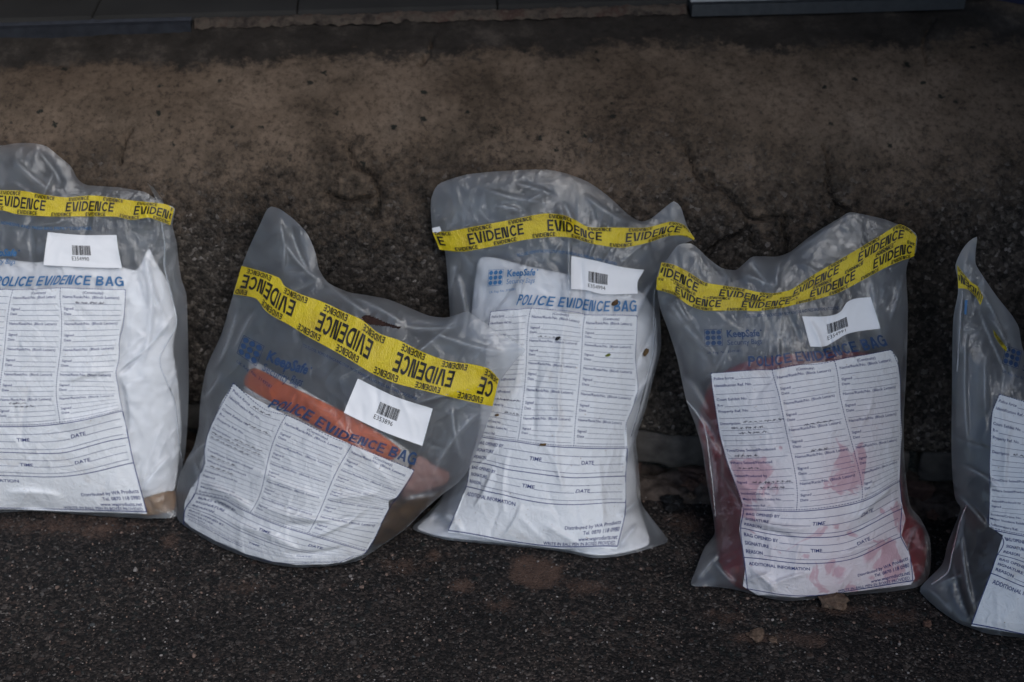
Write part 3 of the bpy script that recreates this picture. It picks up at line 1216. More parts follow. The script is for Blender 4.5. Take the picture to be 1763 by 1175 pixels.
# cracks (drawn as lines across the slope)
WP = np.stack([WX.ravel(), WD.ravel(), WZ.ravel()], 1)
rel = WP - CAM
dep = rel @ np.array([0, CP, -SP])
wpx = np.stack([881.5 + FPX * rel[:, 0] / dep, 587.5 - FPX * (rel @ np.array([0, SP, CP])) / dep], 1)
crk = np.zeros(len(WP))
for line, wd in (([(1180, 245), (1192, 275), (1200, 300), (1214, 318), (1226, 326)], 3.0), ([(1224, 300), (1229, 316), (1240, 321), (1252, 330), (1262, 343), (1274, 356), (1286, 372), (1290, 378), (1306, 380), (1334, 376)], 3.4),
                 ([(1286, 372), (1288, 392), (1296, 420)], 2.8), ([(1290, 392), (1270, 406), (1240, 420), (1216, 440)], 3.6), ([(1350, 375), (1352, 400), (1358, 430), (1352, 455)], 3),
                 ([(205, 280), (212, 245), (225, 220)], 2.4), ([(1420, 250), (1432, 280), (1426, 310), (1440, 350), (1460, 362)], 2.6), ([(600, 250), (612, 285), (640, 300), (655, 340), (648, 372)], 2.6), ([(560, 330), (600, 345), (640, 338)], 2.2), ([(745, 60), (738, 85), (725, 112)], 2.2), ([(1610, 30), (1590, 60), (1600, 110)], 2.0)):
    l = smooth_line(line, 2)
    jit = 2.2 * noise2(wpx[:, 0] / 9, wpx[:, 1] / 9, 41)
    box = (np.abs(wpx[:, 0] - l[:, 0].mean()) < np.ptp(l[:, 0]) / 2 + 20) & (np.abs(wpx[:, 1] - l[:, 1].mean()) < np.ptp(l[:, 1]) / 2 + 20)
    idx = np.nonzero(box)[0]
    q = wpx[idx] + jit[idx, None]
    dd = np.sqrt(((q[:, None] - l[None]) ** 2).sum(-1)).min(1)
    crk[idx] = np.maximum(crk[idx], np.clip(1.4 - dd / (wd * 1.25), 0, 1))
dsp = dsp - 0.020 * crk.reshape(WX.shape)
jj = np.arange(len(vv))
WD2 = WD + dsp * ny[jj][None]
WZ2 = WZ + dsp * nz_[jj][None]
wall = obj('sloping_wall', np.stack([WX.ravel(), WD2.ravel(), WZ2.ravel()], 1), grid_faces(len(wx), len(vv)), wall_material())
tag(wall, 'weathered sloping concrete wall with cracks, coarse grey foot and black tide mark near the sill', 'wall')

# ------------------------------------------------------------------ kerb and rubble at the foot of the wall
kerb_mat = plain('kerb_concrete', (0.066, 0.060, 0.055), .9, .5, 30, .2, .6)
brick_mat = plain('broken_brick', (0.075, 0.046, 0.038), .9, .6, 40, .2, .5)
earth_mat = plain('packed_earth', (0.075, 0.058, 0.049), .95, .6, 70, .15, .9)


def worn_block(name, size, mat, seed, wear=0.006, n=9):
    bm = bmesh.new()
    bmesh.ops.create_cube(bm, size=1)
    bmesh.ops.subdivide_edges(bm, edges=bm.edges, cuts=n, use_grid_fill=True)
    V = np.array([v.co for v in bm.verts])
    F = [tuple(v.index for v in f.verts) for f in bm.faces]
    bm.free()
    q = np.abs(V) * 2
    corner = np.sort(q, 1)[:, 1:].sum(1) - 1.0        # strong along edges
    S = V * np.array(size)
    k = wear * (0.4 + 1.6 * np.clip(corner, 0, 1) ** 6)
    nz1 = fbm(S[:, 0] * 26 + seed * 3.1, S[:, 1] * 26 + S[:, 2] * 31, 4, seed)
    S -= (V / (np.linalg.norm(V, axis=1)[:, None] + 1e-6)) * (k * (0.75 + 1.3 * nz1))[:, None]
    return obj(name, S, F, mat)


kr = random.Random(9)
x = -1.15
joints = [(-1.15, -.86), (-.855, -.60), (-.595, -.40), (-.395, -.13), (-.125, .13), (.135, .40), (.405, .585), (.592, .86), (.866, 1.15)]
where = ['at the far left end', 'behind the leftmost bag', 'in the gap right of the leftmost bag', 'behind the tilted bag', 'behind the middle bag', 'in the gap right of the middle bag',
         'behind the bag with red contents', 'in the gap left of the rightmost bag', 'at the far right end']
for i, (a, b) in enumerate(joints):
    w = b - a
    o = worn_block('kerb_block', (w - .004, .06, .062), kerb_mat, 3 + i, .006, 12)
    cx = (a + b) / 2
    o.location = (cx, 1.728 - .11 * cx + kr.uniform(-.004, .004), .068)
    o.rotation_euler = (R(kr.uniform(-3, 3)), R(kr.uniform(-1, 1)), math.atan(-.11))
    tag(o, 'grey concrete kerb block under the sloping wall, ' + where[i], 'kerb block', 'concrete kerb blocks along the foot of the wall')

# broken brick course beneath the kerb
for i in range(15):
    cx = -1.05 + i * .148 + kr.uniform(-.02, .02)
    o = worn_block('brick_fragment', (kr.uniform(.07, .12), .055, kr.uniform(.028, .042)), brick_mat, 40 + i, .010, 8)
    o.location = (cx, 1.725 - .11 * cx + kr.uniform(-.008, .006), .019)
    o.rotation_euler = (R(kr.uniform(-12, 12)), R(kr.uniform(-8, 8)), R(kr.uniform(-20, 10)))
    pos = ['far left', 'left part', 'left gap', 'middle', 'right gap', 'far right'][min(5, i * 6 // 15)]
    tag(o, 'dark red broken brick wedged under the grey kerb blocks along the foot of the wall', 'brick', 'broken bricks under the kerb')
# a ledge of packed earth in front of it
ex = np.linspace(-1.15, 1.15, 330)
ev = np.linspace(0, 1, 26)
EX, EV = np.meshgrid(ex, ev, indexing='ij')
front = 1.668 - .11 * EX + .012 * fbm(EX * 7, EX * 0, 3, 60)
EY = front + EV * .075
EZ = -.004 + .020 * np.clip(EV * 3.2, 0, 1) * (0.75 + .9 * fbm(EX * 16, EV * 2.2, 3, 62)) + .004 * fbm(EX * 60, EV * 7, 3, 63)
ledge = obj('earth_ledge', np.stack([EX.ravel(), EY.ravel(), EZ.ravel()], 1), grid_faces(len(ex), len(ev)), earth_mat)
tag(ledge, 'narrow crumbling ledge of reddish earth along the foot of the wall', kind='structure')


def pebble(px, r, mat, label, z=0.0, n=3, seed=1, name='stone', cat='stone', group=None, flat=.75):
    V, F = rock(r, n, .5, seed)
    V += V * (.16 * fbm(V[:, 0] / r * 2.6 + seed, V[:, 1] / r * 2.6 + V[:, 2] / r * 1.9, 3, seed, .7))[:, None]
    V[:, 2] *= flat
    g = on_ground([px], z)[0]
    V += g
    V[:, 2] += z + r * flat * .55 - g[2]
    V[:, 2] = V[:, 2]
    o = obj(name, V - g, F, mat, smooth=False)
    o.location = tuple(g)
    return tag(o, label, cat, group)


terra = plain('terracotta', (0.10, 0.058, 0.045), .95, .45, 110, .2, .5)
clay = plain('pale_clay', (0.115, 0.080, 0.060), .95, .5, 120, .1, .8)
pebble((1437, 1040), .017, clay, 'pale brown clod lying just in front of the bag with red contents', seed=4, name='clay_clod', cat='clod', flat=.6)
pebble((1597, 1076), .0055, terra, 'small terracotta chip on the asphalt left of the rightmost bag', seed=6, name='terracotta_chip', cat='chip')
pebble((1302, 1096), .011, clay, 'crumbly pale clod low on the asphalt below the bag with red contents', seed=8, name='clay_clod', cat='clod', flat=.35)
pebble((1330, 1103), .006, clay, 'smaller pale crumb beside the low clod in front of the bag with red contents', seed=9, name='clay_clod', cat='clod', flat=.5)
pebble((1189, 838), .011, terra, 'rounded pinkish stone on the earth ledge between middle bag and red bag', z=.012, seed=11, name='pink_stone', cat='stone')
pebble((1207, 822), .012, terra, 'square pinkish stone wedged by the kerb beside the red bag', z=.016, seed=13, name='pink_stone', cat='stone')
pebble((1190, 858), .006, clay, 'small pale stone below the rounded pinkish stone by the middle bag', z=.006, seed=15, name='pale_stone', cat='stone')
pebble((1605, 890), .008, terra, 'small reddish stone in the dark gap left of the rightmost bag', z=.01, seed=17, name='red_stone', cat='stone')
black = plain('tar_black', (0.008, 0.008, 0.009), .6, .4, 80, .4, .5)
pebble((1160, 868), .017, black, 'black lump of tar on the ground between the middle bag and the red bag', z=.0, seed=19, name='tar_lump', cat='tar lump', flat=.4)

# ------------------------------------------------------------------ doorway above the wall
tile_mat = plain('floor_tile', (0.036, 0.034, 0.032), .85, .2, 8, .4)
alu = plain('aluminium', (0.095, 0.105, 0.12), .42, .12, 90, .5, 0, .75)
blue = plain('blue_paint', (0.008, 0.012, 0.045), .45, .2, 20, .4)
plaster = plain('house_plaster', (0.16, 0.15, 0.14), .9, .15, 9, .2, .3)
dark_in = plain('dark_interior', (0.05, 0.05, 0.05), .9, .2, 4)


def box_mesh(cx, cy, cz, sx, sy, sz, rz=0.0, bev=0.004):
    bm = bmesh.new()
    bmesh.ops.create_cube(bm, size=1)
    for v in bm.verts:
        v.co = Vector((v.co.x * sx, v.co.y * sy, v.co.z * sz))
    if bev:
        bmesh.ops.bevel(bm, geom=bm.edges[:], offset=bev, segments=2, affect='EDGES')
    c, s_ = math.cos(rz), math.sin(rz)
    V = [(cx + v.co.x * c - v.co.y * s_, cy + v.co.x * s_ + v.co.y * c, cz + v.co.z) for v in bm.verts]
    F = [tuple(v.index for v in f.verts) for f in bm.faces]
    bm.free()
    return np.array(V), F


def joined(parts):
    V, F, n = [], [], 0
    for v, f in parts:
        V.append(v)
        F += [tuple(i + n for i in q) for q in f]
        n += len(v)
    return np.concatenate(V), F


TH = math.atan(.08)                                # the sill runs at this angle
UX = np.array([math.cos(TH), math.sin(TH)])
UY = np.array([-math.sin(TH), math.cos(TH)])


def sill(u, w):
    """along the sill, behind the sill -> x, y"""
    p = np.array([0.0, 2.05]) + UX * u + UY * w
    return p


# tiled floor: tiles are separate slabs in one floor surface with real grout gaps
tiles = []
for i in range(-7, 8):
    for j in range(0, 5):
        u, w = i * .30 + .13, .02 + j * .30 + .15
        p = sill(u + .04 * j, w)
        tiles.append(box_mesh(p[0], p[1], .602, .298, .298, .014, TH + R(0), .0015))
fl = obj('floor', *joined(tiles), tile_mat, smooth=False)
tag(fl, 'grey tiled floor inside the doorway above the wall', kind='structure')
p = sill(0, .9)
tag(obj('floor_slab', *box_mesh(p[0], p[1], .56, 4.6, 1.7, .07, TH, 0), plain('floor_screed', (0.10, 0.08, 0.065), .9, .3, 25, .2, .5)), 'rough concrete slab under the tiled floor', kind='structure')


def sill_strip(u0, u1, w0, z, label, mat):
    """ribbed aluminium door sill"""
    n = int((u1 - u0) / .02)
    us = np.linspace(u0, u1, n)
    cs = [(0, -.012), (0, .006), (.004, .008)]
    for k in range(6):
        cs += [(.007 + k * .005, .008), (.0085 + k * .005, .0056), (.0105 + k * .005, .0056), (.0118 + k * .005, .008)]
    cs += [(.042, .008), (.042, -.004)]
    V = []
    for u in us:
        for (w, h) in cs:
            q = sill(u, w0 + w)
            V.append((q[0], q[1], z + h + .0006 * math.sin(u * 9)))
    m = len(cs)
    F = [tuple(f) for f in grid_faces(n, m)]
    F += [tuple(range(m))[::-1], tuple((n - 1) * m + k for k in range(m))]
    return tag(obj('door_sill_strip', V, F, mat, smooth=False), label, 'sill strip', 'aluminium strips along the door sill')


sill_strip(.27, .69, -.012, .606, 'bright ribbed aluminium strip on the right half of the door sill', alu)
sill_strip(-.80, -.475, -.004, .596, 'aluminium strip on the left end of the door sill, corner darkening painted in', plain('shaded_aluminium', (0.035, 0.038, 0.047), .6, .25, 60, .3, 0, .5))  # darkening towards the corner is put into this metal's colour

# crumbled mortar along the front edge of the tiles
mu = np.linspace(-.47, .265, 260)
mq = np.linspace(0, 1, 9)
MU, MQ = np.meshgrid(mu, mq, indexing='ij')
mw = .004 + .010 * fbm(MU * 22, MU * 0 + 3, 4, 81)
MW = -.004 + mw * .8 + MQ * .016
MX = UX[0] * MU + UY[0] * MW
MY = 2.05 + UX[1] * MU + UY[1] * MW
MZ = .594 + .010 * np.sin(np.clip(MQ * 1.2, 0, 1) * math.pi / 2) + .004 * fbm(MU * 70, MQ * 5, 3, 82)
mm = NT('crumbled_mortar')
mc = mm.ramp(noise(mm, coords(mm), 24, 5, .7), [(.35, (.02, .014, .012)), (.5, (.08, .062, .048)), (.62, (.05, .026, .02)), (.75, (.12, .095, .075))])
mm = mm.surf(mm.n('BsdfPrincipled', {'Base Color': mc.outputs[0], 'Roughness': .95}))
tag(obj('mortar_edge', np.stack([MX.ravel(), MY.ravel(), MZ.ravel()], 1), grid_faces(260, 9), mm), 'crumbling rust stained mortar along the front of the floor', kind='structure')


def door_leaf(points, label, low):
    """a door leaf, continued by unseen panels added to block light"""
    root = empty('door_with_blockers', (*points[0], .62))
    tag(root, label, 'door', 'blue metal doors with added light-blocking panels')
    for k in range(len(points) - 1):
        (xa, ya), (xb, yb) = points[k], points[k + 1]
        ang, w = math.atan2(yb - ya, xb - xa), math.hypot(xb - xa, yb - ya) - .012
        c, s_ = math.cos(ang), math.sin(ang)
        cx, cy = (xa + xb) / 2, (ya + yb) / 2
        z0, z1 = low[k], 2.13
        zc, h = (z0 + z1) / 2, z1 - z0
        pn = obj('door_or_blocker_panel', *box_mesh(cx, cy, zc, w, .035, h, ang, .004), blue, root, False)
        nx, ny_ = s_, -c
        parts = [box_mesh(cx + nx * q, cy + ny_ * q, zc + d * h * .25, w * .74, .012, h * .38, ang, .005) for q in (.0205, -.0205) for d in (-1, 1)]
        obj('raised_field', *joined(parts), blue, pn, False)
    return root


hr, hl = sill(.695, -.01), sill(-.80, -.02)
door_leaf([hr, (1.00, 1.90), (1.01, 1.20), (1.02, .45)], 'dark blue door swung open at the right end of the sill, with added light-blocking panels', (.62, .05, .05))  # panels past the first are added out of view to block side light
door_leaf([hl, (-.96, 1.36), (-1.02, .62)], 'dark blue door swung open at the left end of the sill, with an added light-blocking panel', (.62, .05))  # the forward panel is added out of view to darken the left side
# the building round the doorway
bld = empty('entrance_building', (0, 3.0, .6))
tag(bld, 'dim plastered building round the doorway above the wall', 'building')
parts = []
for u0, u1 in ((-3.1, -.84), (.74, 3.1)):
    q = sill((u0 + u1) / 2, .16)
    parts.append(box_mesh(q[0], q[1], 1.9, u1 - u0, .24, 2.7, TH, .004))
q = sill(-.05, .16)
parts.append(box_mesh(q[0], q[1], 2.70, 1.575, .236, 1.1, TH, .004))
obj('facade', *joined(parts), plaster, bld, False)
for u in (-.82, .72):
    q = sill(u, .04)
    obj('door_post', *box_mesh(q[0], q[1], 1.37, .05, .07, 1.52, TH, .004), blue, bld, False)
q = sill(0, -.56)
obj('added_shade_canopy', *box_mesh(q[0], q[1], 2.24, 3.6, 1.19, .14, TH, .006), plaster, bld, False)  # unseen slab added to shade the sill and upper wall
q = sill(0, 1.75)
obj('back_wall', *box_mesh(q[0], q[1], 1.9, 4.4, .1, 2.7, TH, 0), dark_in, bld, False)
q = sill(0, .95)
obj('ceiling', *box_mesh(q[0], q[1], 3.3, 5.4, 2.0, .1, TH, 0), dark_in, bld, False)

# ------------------------------------------------------------------ materials of the bags
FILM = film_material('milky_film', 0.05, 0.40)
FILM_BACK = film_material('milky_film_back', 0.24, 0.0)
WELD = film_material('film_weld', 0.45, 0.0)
PANEL = panel_material('white_print', 0.93)
PANEL_THIN = panel_material('white_print_thin', 0.80)
PANEL_SHOWTHROUGH = panel_material('white_print_showthrough', 0.90, 0.0, True)
NAVY = ink_material('navy_ink', (0.024, 0.040, 0.165), 0.88)
BLUEINK = ink_material('blue_ink', (0.030, 0.130, 0.300), 1.0)
DEEPINK = ink_material('deep_blue_ink', (0.022, 0.055, 0.140), 0.95)
PEN = ink_material('pen_ink', (0.07, 0.07, 0.10), 0.8)
YELLOW_T = NT('yellow_tape')
_v = coords(YELLOW_T)
_n = noise(YELLOW_T, _v, 26, 6, 0.65, 0.8)
_c = YELLOW_T.ramp(_n, [(0.28, (0.36, 0.25, 0.012)), (0.42, (0.60, 0.45, 0.012)), (0.7, (0.72, 0.57, 0.016))])
_w = noise(YELLOW_T, YELLOW_T.n('Mapping', {'Vector': _v, 'Scale': (3, 1, 1)}).outputs[0], 260, 2, 0.5)
_b = YELLOW_T.n('Bump', {'Height': YELLOW_T.math('ADD', _w, YELLOW_T.math('MULTIPLY', _n, 3.0)), 'Strength': 0.6, 'Distance': 0.002})
_p = YELLOW_T.n('BsdfPrincipled', {'Base Color': _c.outputs[0], 'Roughness': 0.38, 'Specular IOR Level': 0.5, 'Normal': _b.outputs[0]})
_tr = YELLOW_T.n('BsdfTransparent', {'Color': (1, 0.85, 0.25, 1)})
YELLOW = YELLOW_T.surf(YELLOW_T.n('MixShader', {0: 0.93, 1: _tr.outputs[0], 2: _p.outputs[0]}))
BLACKINK = ink_material('black_ink', (0.012, 0.011, 0.010), 1, .5)
PAPER = plain('label_paper', (0.80, 0.81, 0.84), .6, .03, 30, .3)
BARINK = ink_material('barcode_ink', (0.02, 0.02, 0.022))
TAPEM = (YELLOW, BLACKINK)
LABM = (PAPER, BARINK)
MATS = dict(navy=NAVY, pen=PEN)


def cloth(name, a, b, scale=25, rough=.85):
    t = NT(name)
    v = coords(t)
    n1 = noise(t, v, scale, 6, .65, .8)
    c = t.ramp(n1, [(0.3, a), (0.7, b)])
    bump = t.n('Bump', {'Height': noise(t, v, 70, 5, .65, 1.0), 'Strength': .5, 'Distance': .010})
    return t.surf(t.n('BsdfPrincipled', {'Base Color': c.outputs[0], 'Roughness': rough, 'Specular IOR Level': .2, 'Normal': bump.outputs[0]}))


WHITE_CLOTH = cloth('white_cloth', (.72, .735, .77), (.84, .85, .88), 12)
WHITE_CARD = cloth('white_card', (.66, .64, .61), (.78, .77, .75), 18)
ORANGE = cloth('orange_card', (.58, .125, .045), (.70, .18, .075), 10)
PINK = cloth('pink_wrapper', (.40, .17, .14), (.56, .40, .37), 30)
BROWN = cloth('brown_cloth', (.10, .055, .028), (.30, .19, .11), 45)
BROWN_DARK = cloth('dark_brown_cloth', (.03, .018, .010), (.24, .14, .07), 45)
DARK = cloth('black_cloth', (.010, .007, .007), (.045, .022, .018), 16)


def patterned():
    t = NT('red_patterned_cloth')
    v = coords(t)
    nz = noise(t, v, 11, 4, .55, 1.6)
    m = t.ramp(nz, [(.30, (.12, .006, .010)), (.42, (.23, .012, .020)), (.52, (.23, .012, .020)), (.53, (.45, .22, .24)), (.55, (.45, .22, .24)), (.56, (.22, .012, .020)), (.75, (.14, .008, .012))])
    bump = t.n('Bump', {'Height': noise(t, v, 60, 5, .65, 1.0), 'Strength': .4, 'Distance': .006})
    return t.surf(t.n('BsdfPrincipled', {'Base Color': m.outputs[0], 'Roughness': .6, 'Specular IOR Level': .3, 'Normal': bump.outputs[0]}))


RED = patterned()


def weight_low(y_a, y_b, lo=0.25):
    return lambda X, Y: lo + (1 - lo) * np.clip((Y - y_a) / (y_b - y_a), 0, 1)


def new_bag(label, base_px):
    g = on_ground([base_px])[0]
    return tag(empty('evidence_bag', g), label, 'evidence bag', 'police evidence bags leaning along the wall')


# ================================================================== bag 1 (left edge of the photo)
def build_left():
    root = new_bag('evidence bag full of white clothing at the left edge, label E354990', (60, 880))
    out = [(-195, 300), (-150, 266), (-80, 251), (0, 251), (29, 247), (58, 247), (81, 253), (101, 269), (122, 287), (134, 309), (150, 319), (203, 323), (249, 331), (266, 342), (284, 352), (301, 359), (297, 388),
           (304, 417), (307, 446), (312, 480), (321, 509), (323, 560), (324, 601), (325, 663), (323, 724), (319, 779), (312, 815), (304, 850), (303, 889, 'g'), (260, 893, 'g'), (214, 891, 'g'), (153, 887, 'g'), (61, 880, 'g'),
           (0, 883, 'g'), (-100, 886, 'g'), (-190, 880, 'g'), (-205, 800), (-205, 600), (-200, 450)]
    cr = [((20, 270), (95, 335), 4.5, 9), ((60, 255), (110, 330), -4, 10), ((95, 290), (70, 345), 4, 8), ((300, 540), (200, 640), 4.5, 9), ((290, 560), (200, 650), -4, 14), ((250, 430), (290, 560), 3, 9),
          ((195, 640), (110, 660), 3, 14), ((200, 640), (215, 760), -2.5, 10), ((255, 470), (240, 640), 2, 12), ((100, 730), (210, 700), 3, 16), ((40, 790), (60, 640), -2, 10), ((240, 850), (300, 780), 3, 14), ((0, 850), (120, 860), 3, 16),
          ((230, 335), (262, 395), 3, 8), ((150, 330), (140, 420), -2, 10)]
    b = Bag(out, 1.655, 17, .055, weight_low(360, 700), 1, cr, 70, 0.7)
    b.front_sheet(FILM, root)
    b.back_sheet(FILM_BACK, root)
    b.tube('side_weld', [(276, 372), (284, 420), (283, 460), (296, 510), (304, 560), (275, 620), (300, 690), (308, 760), (316, 800)], 2.6, .0006, WELD, root)
    b.skin('torn_flap', [(254, 316), (263, 322), (272, 333), (279, 343), (284, 354), (270, 347), (264, 334)], .001, FILM, root)
    tape(b, root, [(-195, 330), (-100, 326), (0, 328), (40, 329), (78, 336), (116, 340), (162, 337), (231, 346), (260, 349), (285, 352), (300, 360)],
         [(-198, 364), (-100, 360), (0, 362), (29, 369), (81, 373), (130, 373), (174, 373), (203, 374), (226, 379), (255, 375), (272, 380), (293, 388)], phase=-2, period=118, mats=TAPEM)
    closing_line([(-150, 380), (0, 380), (60, 389), (160, 390)], b, root, BLUEINK)
    sticker(b, root, [((82, 400), (0, 0)), ((139, 405), (.5, 0)), ((201, 405), (1, 0)), ((204, 432), (1, .5)), ((210, 462), (1, 1)), ((159, 461), (.62, 1)), ((118, 459), (.3, 1)), ((75, 457), (0, 1)), ((78, 429), (0, .5))], 'E354990', LABM,
            bar=(.37, .62, .34, .64))
    m = TPS([(100, 0), (200, 0), (300, 0), (0, 0), (200, 110), (100, 174), (0, 250), (100, 250), (200, 250), (300, 250), (0, 300), (100, 300), (200, 300), (300, 300), (0, 350), (100, 350), (200, 350), (300, 350), (0, 420), (100, 420), (200, 420), (300, 420),
             (300, 43), (300, 74), (300, 87), (300, 130), (300, 150), (300, 172), (200, 43), (200, 174), (200, 195), (0, 120), (300, -30), (60, -30), (180, -30)],
            [(22, 499), (104, 496), (216, 499), (-70, 497), (104, 605), (0, 663), (-110, 735), (-8, 735), (104, 730), (211, 708), (-112, 780), (0, 779), (110, 780), (221, 754), (-115, 822), (0, 819), (118, 820), (230, 797), (-118, 878), (20, 877), (145, 880), (253, 884),
             (214, 540), (211, 568), (206, 580), (205, 620), (199, 641), (203, 663), (106, 540), (97, 663), (97, 682), (-85, 610), (214, 470), (-1, 469), (106, 468)], .01)
    panel = [(-70, 497), (22, 499), (104, 496), (216, 499), (214, 540), (206, 575), (205, 620), (199, 641), (203, 663), (211, 708), (221, 754), (230, 797), (242, 840), (253, 885), (145, 882), (20, 877), (-118, 878), (-110, 735)]
    pn, t, l = print_form(b, root, m, panel, PANEL, MATS, 1, pen=[(120, 210, 22), (130, 216, 30), (225, 27, 40)])
    f = lambda Q: b.at(m(Q), .0013)
    t.build('title_print', BLUEINK, f, root)
    l.build('logo_print', BLUEINK, f, root)
    c = b.content('clothing_bundle', [(-180, 470), (-100, 443), (0, 446), (60, 452), (120, 446), (200, 458), (236, 464), (256, 428), (268, 452), (288, 485), (304, 545), (298, 600), (306, 660), (312, 740), (306, 800), (298, 845), (250, 858), (236, 882), (100, 873), (0, 875), (-180, 870)],
                  WHITE_CLOTH, .0018, .006, 8, .0075, 36)
    tag(c, 'white clothing bundle filling the leftmost evidence bag', 'clothing', 'clothing bundles inside the bags')
    c = b.content('clothing_bundle', [(243, 862), (270, 851), (300, 846), (300, 878), (262, 887), (240, 885)], BROWN, .0012, .004, 6, .005, 16)
    tag(c, 'brown cloth in the bottom corner of the leftmost evidence bag', 'clothing', 'clothing bundles inside the bags')


# ================================================================== bag 2 (tilted)
def build_tilted():
    root = new_bag('tilted evidence bag with upside-down yellow tape and an orange folder, label E353896', (500, 976))
    out = [(416, 460), (430, 424), (448, 386), (458, 364), (467, 356), (483, 361), (507, 379), (529, 403), (543, 435), (549, 463), (565, 487), (599, 503), (634, 509), (669, 516), (704, 530), (739, 544), (768, 547), (792, 540), (806, 537), (827, 551), (863, 576), (905, 602),
           (894, 614), (878, 634), (862, 656), (855, 680), (848, 704), (827, 761), (806, 810), (789, 831), (761, 852), (729, 880), (697, 912), (652, 943, 'g'), (616, 966, 'g'), (564, 975, 'g'), (511, 977, 'g'), (469, 972, 'g'), (423, 959, 'g'), (370, 938, 'g'), (328, 912), (306, 894), (303, 859), (308, 824),
           (321, 792), (333, 771), (342, 736), (345, 690), (356, 632), (381, 576), (398, 519), (404, 498)]
    cr = [((478, 372), (486, 470), 5, 9), ((500, 380), (540, 480), -4, 10), ((545, 470), (640, 545), 5, 12), ((560, 490), (480, 400), 4, 9), ((600, 508), (700, 560), 4, 10), ((690, 560), (800, 560), -5, 12), ((700, 620), (790, 545), 4, 12), ((720, 560), (880, 610), 4, 12),
          ((345, 690), (380, 640), 3, 9), ((320, 800), (360, 760), 5, 10), ((330, 790), (350, 830), -4, 8), ((345, 830), (440, 880), 5, 12), ((350, 850), (420, 890), -4, 10), ((420, 800), (560, 860), 3, 18), ((440, 870), (620, 900), 4.5, 14), ((460, 900), (640, 880), -3.5, 12),
          ((560, 860), (660, 850), 3.5, 10), ((640, 870), (520, 930), 3, 12), ((390, 900), (520, 950), 4, 12), ((480, 950), (600, 940), -3, 10), ((780, 690), (800, 800), 3, 12), ((840, 700), (740, 830), 3, 12), ((410, 530), (370, 640), 3, 10), ((440, 530), (400, 610), -2.5, 9),
          ((860, 660), (700, 700), 3, 12), ((560, 700), (700, 860), 2, 14), ((760, 850), (690, 862), 4, 7)]
    b = Bag(out, 1.57, 19, .055, weight_low(520, 820), 2, cr, 64, 0.7, yaw=14, px=-.22)
    hole = np.array([(622, 546), (632, 542), (648, 548), (668, 557), (690, 563), (688, 567), (664, 562), (650, 561), (638, 559), (627, 556)])
    b.front_sheet(FILM, root, [hole])
    b.back_sheet(FILM_BACK, root)
    b.skin('torn_slot', [(622, 546), (632, 542), (648, 548), (668, 557), (690, 563), (688, 567), (664, 562), (650, 561), (638, 559), (627, 556)], -.004, DARK, root)
    tape(b, root, [(416, 458), (451, 468), (481, 479), (490, 493), (518, 507), (553, 519), (592, 537), (623, 551), (652, 574), (687, 586), (725, 605), (768, 621), (810, 627), (841, 635), (859, 653)],
         [(402, 507), (440, 514), (455, 533), (470, 545), (498, 560), (530, 580), (567, 600), (599, 618), (640, 643), (680, 660), (730, 673), (775, 684), (805, 691), (828, 696), (848, 700)], phase=60, period=150, flip=True, bigh=.48, mats=TAPEM)
    closing_line([(520, 590), (580, 618), (650, 655), (720, 685)], b, root, DEEPINK)
    sticker(b, root, [((616, 652), (0, 0)), ((680, 683), (.5, 0)), ((745, 704), (1, 0)), ((736, 736), (1, .5)), ((727, 768), (1, 1)), ((659, 743), (.5, 1)), ((592, 711), (0, 1)), ((604, 681), (0, .5))], 'E353896', LABM, bar=(.36, .62, .30, .62))
    m = TPS([(0, 0), (100, 0), (200, 0), (300, 0), (0, 62), (0, 105), (0, 140), (0, 165), (0, 200), (0, 250), (33, 250), (100, 250), (200, 250), (300, 250), (300, 87), (300, 190), (0, 300), (0, 350), (0, 420),
             (100, 300), (200, 300), (300, 300), (100, 350), (200, 350), (300, 350), (100, 420), (200, 420), (300, 420), (67, 250), (60, -26), (298, -26), (180, -26), (0, -60), (80, -60)],
            [(402, 660), (493, 715), (606, 766), (713, 810), (372, 715), (358, 747), (352, 775), (352, 796), (343, 820), (335, 850), (384, 860), (430, 884), (529, 920), (632, 950), (683, 857), (659, 897), (321, 872), (317, 888), (316, 903),
             (408, 912), (505, 948), (610, 957), (398, 930), (490, 960), (598, 963), (390, 942), (480, 970), (585, 969), (405, 872), (476, 686), (722, 777), (595, 740), (424, 598), (525, 642)], .01)
    panel = [(402, 660), (416, 673), (493, 715), (606, 766), (713, 810), (698, 834), (683, 857), (669, 862), (669, 877), (659, 896), (648, 922), (627, 955), (592, 968), (560, 972), (510, 973), (469, 967), (423, 954), (372, 932), (330, 909), (316, 896), (318, 866), (328, 842), (343, 820), (354, 798), (352, 775), (358, 747), (372, 715), (383, 690)]
    pn, t, l = print_form(b, root, m, panel, PANEL_THIN, MATS, 2, pen=[(40, 10, 30), (45, 47, 40), (40, 90, 50), (5, 100, 80), (6, 110, 60), (10, 149, 40), (10, 171, 30)])
    f = lambda Q: b.at(m(Q), .0013)
    t.build('title_print', DEEPINK, f, root)
    l.build('logo_print', DEEPINK, f, root)
    G = 'papers and cloths inside the tilted bag'
    c = b.content('paper_folder', [(430, 620), (450, 627), (567, 696), (640, 737), (705, 778), (690, 830), (640, 900), (520, 930), (380, 880), (345, 800), (392, 720), (424, 660)], WHITE_CARD, lambda x, y: np.interp(x, [420, 520, 700], [.004, .010, .022]), .004, 6, .0012, 60)
    tag(c, 'white paper folder inside the tilted evidence bag, behind the orange card', 'folder', G)
    c = b.content('orange_card', [(438, 634), (500, 665), (581, 704), (630, 730), (668, 756), (690, 776), (672, 792), (618, 774), (560, 744), (470, 694), (421, 662)], ORANGE, lambda x, y: np.interp(x, [420, 520, 700], [.0022, .0075, .018]), .002, 5, .0008, 60)
